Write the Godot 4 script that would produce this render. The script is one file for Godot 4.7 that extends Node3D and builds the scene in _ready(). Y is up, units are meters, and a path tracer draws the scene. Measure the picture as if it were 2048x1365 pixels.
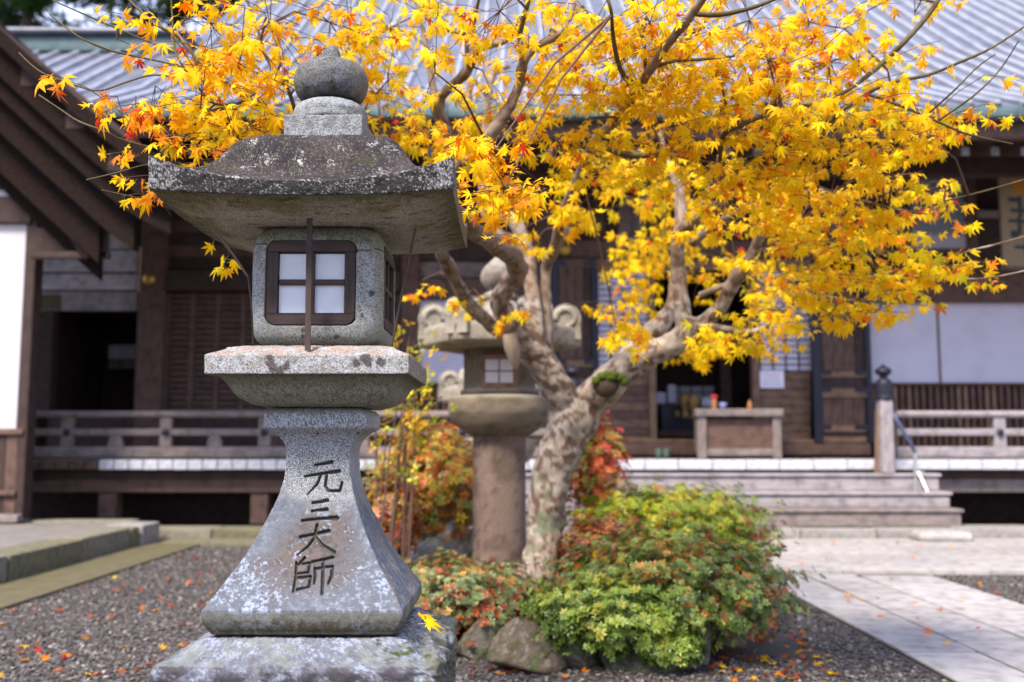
extends Node3D
# A stone lantern and a yellow maple in front of a timber temple hall. Units are metres, y is up.

const F := 1991.0        # focal length in photograph pixels (35 mm lens, 2048 px wide)
const PITCH := 0.1036
const EYE := 1.16

var rng := RandomNumberGenerator.new()
var na := FastNoiseLite.new()
var nb := FastNoiseLite.new()
var nc := FastNoiseLite.new()
var nd := FastNoiseLite.new()
var M := {}
var T := {}
var box_cache := {}


# ---------------------------------------------------------------- measuring
func at(u: float, v: float, d: float) -> Vector3:   # where a sight line measured in the photograph is at depth d
	var x := (u - 1024.0) / F
	var y := (682.5 - v) / F
	var dy := y * cos(PITCH) + sin(PITCH)
	var dz := cos(PITCH) - y * sin(PITCH)
	return Vector3(x / dz * d, EYE + dy / dz * d, -d)


func ground_at(u: float, v: float, h := 0.0) -> Vector3:
	var r := at(u, v, 1.0) - Vector3(0, EYE, 0)
	return at(u, v, (EYE - h) / -r.y)


func seen_at(p: Vector3) -> Vector2:
	var d := -p.z
	var y := (p.y - EYE) / d
	var zc := cos(PITCH) + y * sin(PITCH)
	return Vector2(1024.0 + F * (p.x / d) / zc, 682.5 - F * (y * cos(PITCH) - sin(PITCH)) / zc)


# ---------------------------------------------------------------- naming
func thing(called: String, label: String, category: String, where := Vector3.ZERO, group := "", kind := "") -> Node3D:
	var o := Node3D.new()
	o.name = called
	o.position = where
	add_child(o, true)
	return tag(o, label, category, group, kind)


func tag(o: Node3D, label: String, category := "", group := "", kind := "") -> Node3D:
	o.set_meta("label", label)
	if category: o.set_meta("category", category)
	if group: o.set_meta("group", group)
	if kind: o.set_meta("kind", kind)
	return o


func base_of(o: Node) -> Vector3:
	var p := Vector3.ZERO
	while o is Node3D and o != self:
		p += o.position
		o = o.get_parent()
	return p


func part(called: String, mesh: Mesh, mat: Material, parent: Node3D, where := Vector3.ZERO) -> MeshInstance3D:   # where is a place in the world
	var o := MeshInstance3D.new()
	o.name = called
	o.mesh = mesh
	o.material_override = mat
	o.position = where - (base_of(parent) if parent != self else Vector3.ZERO)
	parent.add_child(o, true)
	return o


func many(called: String, mesh: Mesh, mat: Material, parent: Node3D, where: Array, tint: Array) -> MultiMeshInstance3D:
	var mm := MultiMesh.new()
	mm.transform_format = MultiMesh.TRANSFORM_3D
	mm.use_colors = tint.size() > 0
	mm.mesh = mesh
	mm.instance_count = where.size()
	for i in where.size():
		mm.set_instance_transform(i, where[i])
		if tint.size():
			mm.set_instance_color(i, tint[i])
	var o := MultiMeshInstance3D.new()
	o.name = called
	o.multimesh = mm
	o.material_override = mat
	o.position = -base_of(parent) if parent != self else Vector3.ZERO
	parent.add_child(o, true)
	o.set_meta("kind", "stuff")
	return o


# ---------------------------------------------------------------- meshes
class MB:
	var v := PackedVector3Array()
	var c := PackedColorArray()
	var i := PackedInt32Array()

	func tri(a: int, b: int, d: int) -> void:
		i.append(a); i.append(b); i.append(d)

	func face(a: Vector3, b: Vector3, d: Vector3, e: Vector3, col := Color.WHITE) -> void:   # clockwise
		var k := v.size()
		v.append(a); v.append(b); v.append(d); v.append(e)
		for n in 4: c.append(col)
		tri(k, k + 1, k + 2); tri(k, k + 2, k + 3)

	func normals() -> PackedVector3Array:
		var n := PackedVector3Array()
		n.resize(v.size())
		for k in range(0, i.size(), 3):
			var a := i[k]; var b := i[k + 1]; var d := i[k + 2]
			var f := (v[d] - v[a]).cross(v[b] - v[a])
			n[a] += f; n[b] += f; n[d] += f
		for k in n.size(): n[k] = n[k].normalized()
		return n

	func mesh() -> ArrayMesh:
		var arr := []
		arr.resize(Mesh.ARRAY_MAX)
		arr[Mesh.ARRAY_VERTEX] = v
		arr[Mesh.ARRAY_NORMAL] = normals()
		if c.size() == v.size(): arr[Mesh.ARRAY_COLOR] = c
		arr[Mesh.ARRAY_INDEX] = i
		var m := ArrayMesh.new()
		m.add_surface_from_arrays(Mesh.PRIMITIVE_TRIANGLES, arr)
		return m

	func box(s: Vector3, e: float, t := Transform3D()) -> void:   # a box with chamfered edges
		var h := s / 2.0
		e = minf(e, minf(h.x, minf(h.y, h.z)) * 0.6)
		var k0 := v.size()
		for k in 8:
			var g := Vector3(-1 if k & 1 == 0 else 1, -1 if k & 2 == 0 else 1, -1 if k & 4 == 0 else 1)
			for ax in 3:
				var p := h - Vector3(e, e, e)
				p[ax] = h[ax]
				v.append(t * (p * g)); c.append(Color.WHITE)
		var put := func(q: Array):
			var a: Vector3 = v[q[0]]; var b: Vector3 = v[q[1]]; var d: Vector3 = v[q[2]]
			var out := a + b + d - 3.0 * t.origin
			if (d - a).cross(b - a).dot(out) < 0.0: q.reverse()
			for n in range(1, q.size() - 1): tri(q[0], q[n], q[n + 1])
		for ax in 3:
			var b1 := (ax + 1) % 3; var b2 := (ax + 2) % 3
			for s1 in 2:
				var q := []
				for w in [[0, 0], [1, 0], [1, 1], [0, 1]]:
					q.append(k0 + 3 * ((s1 << ax) | (w[0] << b1) | (w[1] << b2)) + ax)
				put.call(q)
			for s1 in 2:
				for s2 in 2:
					var ca := (s1 << b1) | (s2 << b2)
					var cb := ca | (1 << ax)
					put.call([k0 + 3 * ca + b1, k0 + 3 * cb + b1, k0 + 3 * cb + b2, k0 + 3 * ca + b2])
		for k in 8: put.call([k0 + 3 * k, k0 + 3 * k + 1, k0 + 3 * k + 2])

	func tube(p: Array, r: Array, sides: int, cap := true, flat := 1.0) -> void:
		var k0 := v.size()
		var side := Vector3.UP
		for n in p.size():
			var a: Vector3 = p[maxi(n - 1, 0)]
			var b: Vector3 = p[mini(n + 1, p.size() - 1)]
			var dir := (b - a).normalized()
			if n == 0: side = dir.cross(Vector3(0.3, 0.2, 1.0)).normalized()
			side = (side - dir * side.dot(dir)).normalized()
			var up := dir.cross(side)
			for k in sides:
				var w := TAU * k / sides
				v.append(p[n] + (side * cos(w) + up * sin(w) * flat) * r[n])
				c.append(Color.WHITE)
		for n in p.size() - 1:
			for k in sides:
				var a := k0 + n * sides + k
				var b := k0 + n * sides + (k + 1) % sides
				tri(a, b, a + sides); tri(b, b + sides, a + sides)
		if cap:
			for e in 2:
				var q := v.size()
				var n := (p.size() - 1) * e
				v.append(p[n]); c.append(Color.WHITE)
				for k in sides:
					var a := k0 + n * sides + k
					var b := k0 + n * sides + (k + 1) % sides
					if e == 0: tri(q, b, a)
					else: tri(q, a, b)

	func lathe(prof: Array, sides: int, at0: Vector3, turn := 0.0) -> void:   # [radius, height] from bottom to top
		var k0 := v.size()
		for q in prof:
			for k in sides:
				var w := TAU * k / sides + turn
				v.append(at0 + Vector3(cos(w) * q[0], q[1], sin(w) * q[0])); c.append(Color.WHITE)
		for n in prof.size() - 1:
			for k in sides:
				var a := k0 + n * sides + k
				var b := k0 + n * sides + (k + 1) % sides
				tri(a, b, a + sides); tri(b, b + sides, a + sides)


func box_mesh(s: Vector3, e := 0.006) -> ArrayMesh:
	var key := "%.3f %.3f %.3f %.3f" % [s.x, s.y, s.z, e]
	if not box_cache.has(key):
		var b := MB.new()
		b.box(s, e)
		box_cache[key] = b.mesh()
	return box_cache[key]


func beam(called: String, parent: Node3D, a: Vector3, b: Vector3, mat: Material, e := 0.008) -> MeshInstance3D:   # a box between two corners
	return part(called, box_mesh((b - a).abs(), e), mat, parent, (a + b) / 2.0)


func slab(called: String, parent: Node3D, u0: float, v0: float, u1: float, v1: float, d: float, thick: float, mat: Material, e := 0.008) -> MeshInstance3D:   # a box whose front, at depth d, was measured as a rectangle
	var vm := (v0 + v1) / 2.0
	var a := Vector3(at(u0, vm, d).x, at(u0, v1, d).y, -d)
	var b := Vector3(at(u1, vm, d).x, at(u0, v0, d).y, -d - thick)
	return beam(called, parent, a, b, mat, e)


func bar(called: String, parent: Node3D, a: Vector3, b: Vector3, w: float, h: float, mat: Material, e := 0.006) -> MeshInstance3D:   # a box along a line
	var m := MB.new()
	var z := (b - a).normalized()
	var x := Vector3.UP.cross(z).normalized() if absf(z.y) < 0.98 else Vector3.RIGHT
	var y := z.cross(x)
	m.box(Vector3(w, h, a.distance_to(b)), e, Transform3D(Basis(x, y, z), Vector3.ZERO))
	return part(called, m.mesh(), mat, parent, (a + b) / 2.0)


func curve(pts: Array, step: float) -> Array:   # Catmull-Rom through numbers of any length; the first three give the distance
	var out := []
	for k in pts.size() - 1:
		var p0 = pts[maxi(k - 1, 0)]; var p1 = pts[k]; var p2 = pts[k + 1]; var p3 = pts[mini(k + 2, pts.size() - 1)]
		var l := 0.0
		for n in mini(3, p1.size()): l += (p2[n] - p1[n]) ** 2
		var m := maxi(1, int(ceil(sqrt(l) / step)))
		for q in m:
			var t := float(q) / m
			var r := []
			for n in p1.size(): r.append(cubic_interpolate(p1[n], p2[n], p0[n], p3[n], t))
			out.append(r)
	out.append(pts[-1])
	return out


func line(pts: Array, step: float) -> Array:
	var out := []
	for k in pts.size() - 1:
		var l := Vector2(pts[k][0], pts[k][1]).distance_to(Vector2(pts[k + 1][0], pts[k + 1][1]))
		var m := maxi(1, int(ceil(l / step)))
		for q in m:
			var r := []
			for n in pts[k].size(): r.append(lerpf(pts[k][n], pts[k + 1][n], float(q) / m))
			out.append(r)
	out.append(pts[-1])
	return out


func around(front: PackedFloat32Array, side: int, back: int) -> PackedVector2Array:   # the outline of the unit square, front (+z) first
	var o := PackedVector2Array()
	for x in front: o.append(Vector2(x, 1))
	for k in side: o.append(Vector2(1, 1.0 - 2.0 * k / side))
	for k in back: o.append(Vector2(1.0 - 2.0 * k / back, -1))
	for k in side: o.append(Vector2(-1, -1.0 + 2.0 * k / side))
	return o


func even(n: int) -> PackedFloat32Array:
	var o := PackedFloat32Array()
	for k in n: o.append(-1.0 + 2.0 * k / n)
	return o


func loft(rings: Array, per: PackedVector2Array, push: Callable, paint: Callable) -> ArrayMesh:
	# rings from bottom to top: [half width, height, corner lift, corner radius share, tag]
	var m := MB.new()
	var n := per.size()
	var tags := PackedFloat32Array()
	for r in rings:
		var rho: float = clampf(r[3], 0.001, 1.0)
		for s in per:
			var inner := s.clamp(Vector2(rho - 1, rho - 1), Vector2(1 - rho, 1 - rho))
			var q := inner + (s - inner).normalized() * rho
			var e := minf(absf(s.x), absf(s.y))
			m.v.append(Vector3(q.x * r[0], r[1] + r[2] * e * e * (0.35 + 0.65 * e), q.y * r[0]))
			tags.append(r[4])
	for k in rings.size() - 1:
		for j in n:
			var a := k * n + j
			var b := k * n + (j + 1) % n
			m.tri(a, a + n, b); m.tri(b, a + n, b + n)
	var nor := m.normals()
	for k in m.v.size():
		m.v[k] += nor[k] * push.call(m.v[k], nor[k], tags[k])
	nor = m.normals()
	m.c.resize(m.v.size())
	for k in m.v.size():
		m.c[k] = paint.call(m.v[k], nor[k], tags[k])
	return m.mesh()


func extrude(poly: PackedVector2Array, depth: float, e := 0.0) -> MB:   # a flat outline given thickness along z, front at +z
	var m := MB.new()
	if Geometry2D.is_polygon_clockwise(poly): poly.reverse()
	var fr := poly
	if e > 0.0:
		var g := Geometry2D.offset_polygon(poly, -e)
		if g.size() and g[0].size() == poly.size():
			fr = PackedVector2Array()
			for p in poly:
				var best := Vector2.ZERO; var bd := 1e9
				for q in g[0]:
					if q.distance_squared_to(p) < bd: bd = q.distance_squared_to(p); best = q
				fr.append(best)
	var t := Geometry2D.triangulate_polygon(poly)
	var k := m.v.size()
	for p in fr: m.v.append(Vector3(p.x, p.y, depth / 2.0)); m.c.append(Color.WHITE)
	for q in range(0, t.size(), 3):
		var a := poly[t[q]]; var b := poly[t[q + 1]]; var d := poly[t[q + 2]]
		if (b - a).cross(d - a) > 0: m.tri(k + t[q], k + t[q + 2], k + t[q + 1])
		else: m.tri(k + t[q], k + t[q + 1], k + t[q + 2])
	var k2 := m.v.size()
	for p in poly: m.v.append(Vector3(p.x, p.y, -depth / 2.0)); m.c.append(Color.WHITE)
	for q in range(0, t.size(), 3):
		var a := poly[t[q]]; var b := poly[t[q + 1]]; var d := poly[t[q + 2]]
		if (b - a).cross(d - a) > 0: m.tri(k2 + t[q], k2 + t[q + 1], k2 + t[q + 2])
		else: m.tri(k2 + t[q], k2 + t[q + 2], k2 + t[q + 1])
	var n := poly.size()
	for q in n:
		var w := (q + 1) % n
		var z := depth / 2.0 - e
		m.face(Vector3(poly[q].x, poly[q].y, -depth / 2.0), Vector3(poly[q].x, poly[q].y, z), Vector3(poly[w].x, poly[w].y, z), Vector3(poly[w].x, poly[w].y, -depth / 2.0))
		if e > 0.0: m.face(Vector3(poly[q].x, poly[q].y, z), Vector3(fr[q].x, fr[q].y, depth / 2.0), Vector3(fr[w].x, fr[w].y, depth / 2.0), Vector3(poly[w].x, poly[w].y, z))
	return m


# ---------------------------------------------------------------- materials
func noise(type: int, freq: float, octaves := 1, sd := 1) -> FastNoiseLite:
	var n := FastNoiseLite.new()
	n.noise_type = type
	n.frequency = freq
	n.seed = sd
	n.fractal_type = FastNoiseLite.FRACTAL_FBM if octaves > 1 else FastNoiseLite.FRACTAL_NONE
	n.fractal_octaves = octaves
	return n


func texture(n: FastNoiseLite, size: int, stops: Array, steps := false) -> NoiseTexture2D:   # stops: [offset, linear colour]
	var t := NoiseTexture2D.new()
	t.width = size; t.height = size
	t.seamless = true
	t.noise = n
	var g := Gradient.new()
	if steps: g.interpolation_mode = Gradient.GRADIENT_INTERPOLATE_CONSTANT
	var o := PackedFloat32Array(); var c := PackedColorArray()
	for s in stops:
		o.append(s[0]); c.append((s[1] as Color).linear_to_srgb())
	g.offsets = o; g.colors = c
	t.color_ramp = g
	return t


func grey(x: float) -> Color:
	return Color(x, x, x)


func plain(lin: Color, rough: float, tex: Texture2D = null, scale := Vector3.ONE, relief := 0.0, rtex: Texture2D = null) -> StandardMaterial3D:
	var m := StandardMaterial3D.new()
	m.albedo_color = lin.linear_to_srgb()
	m.roughness = rough
	m.metallic_specular = 0.4
	if tex:
		m.albedo_texture = tex
		m.uv1_triplanar = true
		m.uv1_world_triplanar = true
		m.uv1_scale = scale
	if relief > 0.0:
		m.heightmap_enabled = true
		m.heightmap_texture = rtex if rtex else tex
		m.heightmap_scale = relief
	return m


func wood(lin: Color, axis: int, rough := 0.75) -> StandardMaterial3D:
	var s := Vector3(7, 7, 7)
	s[axis] = 0.45
	return worn(plain(lin * 0.88, rough, T.grain, s, 0.15), 0.9)


func worn(m: StandardMaterial3D, scale: float) -> StandardMaterial3D:   # broad weather stains over the grain
	m.detail_enabled = true
	m.detail_blend_mode = BaseMaterial3D.BLEND_MODE_MUL
	m.detail_albedo = T.stain
	m.detail_uv_layer = BaseMaterial3D.DETAIL_UV_2
	m.uv2_triplanar = true
	m.uv2_world_triplanar = true
	m.uv2_scale = Vector3(scale, scale, scale)
	return m


func leafy(lin: Color, thin := 0.95) -> StandardMaterial3D:
	var m := plain(lin, 0.5)
	m.metallic_specular = 0.2
	m.backlight_enabled = true
	var k := maxf(lin.r, maxf(lin.g, lin.b))
	m.backlight = Color(lin.r / k * thin, lin.g / k * thin, lin.b / k * thin).linear_to_srgb()
	return m


func tinted(rough: float, thin: float, spec := 0.35) -> StandardMaterial3D:   # takes the colour of each copy
	var m := StandardMaterial3D.new()
	m.vertex_color_use_as_albedo = true
	m.roughness = rough
	m.metallic_specular = spec
	if thin > 0.0:
		m.backlight_enabled = true
		m.backlight = grey(thin).linear_to_srgb()
	return m


func materials() -> void:
	na = noise(FastNoiseLite.TYPE_SIMPLEX_SMOOTH, 5.0, 3, 11)
	nb = noise(FastNoiseLite.TYPE_SIMPLEX_SMOOTH, 24.0, 3, 12)
	nc = noise(FastNoiseLite.TYPE_SIMPLEX_SMOOTH, 85.0, 2, 13)
	nd = noise(FastNoiseLite.TYPE_SIMPLEX, 260.0, 1, 14)
	var cells := noise(FastNoiseLite.TYPE_CELLULAR, 0.17, 1, 3)
	cells.cellular_return_type = FastNoiseLite.RETURN_CELL_VALUE
	cells.domain_warp_enabled = true
	cells.domain_warp_amplitude = 7.0
	cells.domain_warp_frequency = 0.09
	T.granite = texture(cells, 1024, [[0.0, grey(0.16)], [0.10, grey(0.38)], [0.22, Color(0.62, 0.62, 0.60)], [0.52, Color(0.80, 0.80, 0.78)], [0.72, Color(0.98, 0.99, 1.0)], [0.9, Color(0.82, 0.76, 0.66)]], true)
	T.granite_relief = texture(noise(FastNoiseLite.TYPE_SIMPLEX, 0.10, 4, 8), 512, [[0.0, grey(0)], [1.0, grey(1)]])
	T.grain = texture(noise(FastNoiseLite.TYPE_SIMPLEX_SMOOTH, 0.012, 5, 5), 512, [[0.0, grey(0.45)], [0.45, grey(0.8)], [1.0, grey(1.0)]])
	T.blotch = texture(noise(FastNoiseLite.TYPE_SIMPLEX_SMOOTH, 0.008, 5, 6), 512, [[0.0, grey(0.62)], [0.5, grey(0.85)], [1.0, grey(1.0)]])
	T.stain = texture(noise(FastNoiseLite.TYPE_SIMPLEX_SMOOTH, 0.010, 6, 21), 512, [[0.0, grey(0.50)], [0.35, grey(0.80)], [0.6, grey(0.97)], [1.0, grey(1.0)]])
	T.soft = texture(noise(FastNoiseLite.TYPE_SIMPLEX_SMOOTH, 0.008, 5, 6), 512, [[0.0, grey(0.86)], [0.5, grey(0.96)], [1.0, grey(1.0)]])
	T.grit = texture(noise(FastNoiseLite.TYPE_CELLULAR, 0.06, 2, 7), 512, [[0.0, grey(0.35)], [0.5, grey(0.7)], [1.0, grey(1.0)]])
	T.speck = texture(noise(FastNoiseLite.TYPE_SIMPLEX, 0.22, 3, 9), 512, [[0.0, grey(0.45)], [0.5, grey(0.8)], [1.0, grey(1.0)]])
	M.granite = plain(Color.WHITE, 0.8, T.granite, Vector3(2.3, 2.3, 2.3), 0.12, T.granite_relief)
	M.granite.vertex_color_use_as_albedo = true
	M.granite.uv1_world_triplanar = false
	M.oldstone = plain(Color.WHITE, 0.85, T.grit, Vector3(2.6, 2.6, 2.6), 0.5, T.granite_relief)
	M.oldstone.vertex_color_use_as_albedo = true
	M.patina = plain(Color.WHITE, 0.75, T.speck, Vector3(2.6, 2.6, 2.6), 0.12, T.granite_relief)
	M.patina.vertex_color_use_as_albedo = true
	M.patina.uv1_world_triplanar = false
	M.bark = plain(Color.WHITE, 0.8, T.speck, Vector3(3, 3, 3), 0.1)
	M.bark.vertex_color_use_as_albedo = true
	M.deep = plain(Color(0.026, 0.018, 0.016), 0.85, T.grain, Vector3(3, 3, 0.5))  # near-black timber: the shade of deep eaves is put into the colour
	M.shade = plain(Color(0.026, 0.018, 0.016), 0.85, T.grain, Vector3(3, 3, 0.5))  # same tone for the side roof, eave shade painted in
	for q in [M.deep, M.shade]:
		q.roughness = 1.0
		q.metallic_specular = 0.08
	M.twig = plain(Color(0.10, 0.055, 0.035), 0.6)
	M.greentwig = plain(Color(0.11, 0.10, 0.035), 0.6)
	# timber: name -> colour; the last letter is the run of the grain
	var k := 0
	for a in ["x", "y", "z"]:
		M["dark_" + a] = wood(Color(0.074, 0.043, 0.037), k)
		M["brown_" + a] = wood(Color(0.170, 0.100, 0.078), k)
		M["tan_" + a] = wood(Color(0.29, 0.18, 0.12), k)
		M["grey_" + a] = wood(Color(0.30, 0.245, 0.23), k)
		M["silver_" + a] = wood(Color(0.42, 0.38, 0.40), k)
		M["pale_" + a] = wood(Color(0.72, 0.68, 0.74), k)  # lightened: daylight falling on the wing boards is put into the colour
		M["lantern_" + a] = wood(Color(0.090, 0.060, 0.052), k, 0.7)
		k += 1
	M.white = plain(Color(0.58, 0.57, 0.69), 0.8, T.soft, Vector3(0.4, 0.4, 0.4))  # lavender cast stands in for bluish sky light under the eaves
	M.cream = plain(Color(0.56, 0.545, 0.57), 0.8, T.soft, Vector3(0.4, 0.4, 0.4))
	M.paper = plain(Color(0.70, 0.75, 0.82), 0.5, T.soft, Vector3(3, 3, 3))
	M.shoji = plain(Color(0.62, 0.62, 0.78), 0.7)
	M.endpaint = plain(Color(0.56, 0.575, 0.63), 0.6, T.blotch, Vector3(2, 2, 2))
	M.iron = plain(Color(0.025, 0.026, 0.04), 0.45)
	M.iron.metallic = 0.4
	M.brass = plain(Color(0.45, 0.30, 0.06), 0.4)
	M.brass.metallic = 0.7
	M.steel = plain(Color(0.5, 0.5, 0.5), 0.35)
	M.steel.metallic = 0.8
	M.bluepipe = plain(Color(0.07, 0.085, 0.16), 0.4)
	M.roof = plain(Color(0.165, 0.18, 0.225), 0.42, T.blotch, Vector3(0.5, 0.5, 0.5))  # sheet darkened against the ribs to paint in their sky reflection
	M.rib = plain(Color(0.36, 0.38, 0.45), 0.38, T.blotch, Vector3(0.5, 0.5, 0.5))  # paler than the sheet: reflected sky put into the rib colour
	M.roof.metallic = 0.2
	worn(M.roof, 0.35)
	worn(M.rib, 0.35)
	M.rooftrim = plain(Color(0.10, 0.16, 0.17), 0.45, T.blotch, Vector3(1, 1, 1))
	M.gravel = plain(Color(0.105, 0.088, 0.084), 0.9, T.grit, Vector3(6, 6, 6), 0.8)
	for n in 4:
		M["paving_%d" % n] = plain([Color(0.47, 0.44, 0.42), Color(0.42, 0.395, 0.38), Color(0.49, 0.465, 0.45), Color(0.45, 0.415, 0.39)][n], 0.8, T.speck, Vector3(1.5, 1.5, 1.5), 0.15)
		worn(M["paving_%d" % n], 1.1)
		M["kerb_%d" % n] = plain([Color(0.26, 0.24, 0.18), Color(0.19, 0.18, 0.11), Color(0.36, 0.34, 0.32), Color(0.16, 0.15, 0.08)][n], 0.9, T.speck, Vector3(1.3, 1.3, 1.3), 0.3)
		worn(M["kerb_%d" % n], 1.4)
	M.concrete = plain(Color(0.20, 0.185, 0.17), 0.9, T.blotch, Vector3(0.7, 0.7, 0.7), 0.2)
	M.jointmoss = plain(Color(0.045, 0.05, 0.02), 0.95, T.grit, Vector3(5, 5, 5))
	M.moss = plain(Color(0.12, 0.105, 0.055), 0.95, T.blotch, Vector3(1.2, 1.2, 1.2), 0.4)
	M.soil = plain(Color(0.06, 0.038, 0.025), 0.95, T.grit, Vector3(5, 5, 5), 0.6)
	M.leaves = tinted(0.5, 0.95, 0.2)
	M.shrub = tinted(0.32, 0.5, 0.5)
	M.pebble = tinted(0.75, 0.0)
	var cols := [Color(0.95, 0.645, 0.008), Color(0.95, 0.53, 0.006), Color(0.92, 0.68, 0.015), Color(0.85, 0.27, 0.015), Color(0.60, 0.52, 0.02), Color(0.55, 0.04, 0.01), Color(0.42, 0.12, 0.04)]
	for n in cols.size():
		M["leaf_%d" % n] = leafy(cols[n])
		M["leaf_%d" % n].vertex_color_use_as_albedo = true
	M.leafcols = cols


# ---------------------------------------------------------------- the stone lantern in front
const AX := -0.563
const AZ := -3.0

func dirt(p: Vector3) -> float:
	return na.get_noise_3dv(p) * 0.5 + nb.get_noise_3dv(p) * 0.5


func spots_on(list: Array, df: float) -> Array:   # round brown lichens: [u, v, radius in photograph pixels]
	var o := []
	for s in list:
		o.append([at(s[0], s[1], df) - Vector3(AX, 0, AZ), s[2] * df / F])
	return o


func spotted(c: Color, p: Vector3, spots: Array) -> Color:
	for s in spots:
		var r: float = s[1] * (1.0 + 0.35 * nc.get_noise_3dv(p * 0.8))
		var q := p.distance_to(s[0])
		if q < r:
			return c.lerp(Color(0.085, 0.068, 0.068).lerp(Color(0.14, 0.12, 0.12), clampf(q / r, 0, 1) ** 3), 0.9)
	return c


func smooth(a: float, b: float, x: float) -> float:
	return smoothstep(a, b, x)


const GLYPHS := [   # brush strokes of the four carved characters: [box centre u, v, width, height, strokes]; a stroke is x, y, width ... in hundredths of its box
	[647.0, 957.0, 80.0, 68.0, [[28, 12, 8, 50, 8, 10, 70, 3, 14], [3, 45, 8, 40, 38, 11, 88, 30, 15], [42, 44, 9, 34, 68, 9, 8, 99, 3], [58, 42, 9, 54, 72, 10, 62, 88, 11, 90, 88, 12, 97, 62, 8]]],
	[638.0, 1023.0, 74.0, 46.0, [[32, 14, 10, 52, 10, 11, 72, 4, 16], [30, 50, 10, 50, 46, 11, 70, 44, 16], [3, 92, 10, 48, 84, 12, 97, 82, 20]]],
	[630.0, 1081.0, 78.0, 60.0, [[10, 40, 9, 45, 32, 11, 84, 20, 15], [54, 0, 11, 46, 46, 11, 30, 72, 9, 3, 100, 4], [50, 38, 8, 68, 68, 12, 98, 92, 16]]],
	[624.0, 1151.0, 84.0, 70.0, [[32, 0, 9, 20, 14, 8], [12, 14, 8, 10, 55, 9, 4, 98, 8], [14, 20, 7, 44, 15, 9, 41, 42, 8, 14, 46, 6], [12, 58, 7, 46, 54, 9, 42, 84, 10, 12, 92, 7], [50, 12, 9, 78, 6, 10, 99, 0, 13], [76, 6, 8, 75, 55, 11, 73, 104, 9], [56, 30, 8, 57, 54, 9, 54, 74, 7], [56, 32, 7, 84, 27, 9, 98, 26, 11, 96, 52, 10, 88, 74, 8]]],
]

func strokes() -> Array:   # [ax, ay, aw, bx, by, bw] in the lantern's own metres on the front of the post
	var o := []
	for g in GLYPHS:
		var df := 3.0 - lerpf(0.095, 0.245, clampf((g[1] - 960.0) / 210.0, 0, 1))
		for s in g[4]:
			for k in range(0, s.size() - 3, 3):
				var q := []
				for w in 2:
					var u: float = g[0] + (s[k + 3 * w] / 100.0 - 0.5) * g[2]
					var v: float = g[1] + (s[k + 3 * w + 1] / 100.0 - 0.5) * g[3]
					var df2 := 3.0 - pole_half(v)
					var p := at(u, v, df2)
					q.append_array([p.x - AX, p.y, s[k + 3 * w + 2] / 100.0 * g[2] * 0.43 * df2 / F])
				o.append(q)
	return o


func pole_half(v: float) -> float:
	var pts := [[896.0, 0.0945], [964.0, 0.0962], [1007.0, 0.1169], [1123.0, 0.1902], [1221.0, 0.27]]
	for k in 4:
		if v <= pts[k + 1][0]: return lerpf(pts[k][1], pts[k + 1][1], clampf((v - pts[k][0]) / (pts[k + 1][0] - pts[k][0]), 0, 1))
	return 0.27


func carved(st: Array, p: Vector3) -> float:   # 0 outside the strokes, up to 1 along their middles
	var best := 0.0
	var q := Vector2(p.x, p.y)
	for s in st:
		var lo := minf(s[1], s[4]) - 0.012
		if q.y < lo or q.y > maxf(s[1], s[4]) + 0.012 or q.x < minf(s[0], s[3]) - 0.012 or q.x > maxf(s[0], s[3]) + 0.012: continue
		var a := Vector2(s[0], s[1]); var b := Vector2(s[3], s[4])
		var t := clampf((q - a).dot(b - a) / maxf((b - a).length_squared(), 1e-9), 0, 1)
		var r := lerpf(s[2], s[5], t)
		best = maxf(best, 1.0 - q.distance_to(a.lerp(b, t)) / r)
	return best


func window_hole(x: float, y: float, grow := 0.0) -> bool:
	var d := Vector2(maxf(absf(x) - 0.1285 - grow + 0.03, 0), maxf(absf(y) - 0.1235 - grow + 0.03, 0))
	return d.length() < 0.03


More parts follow.
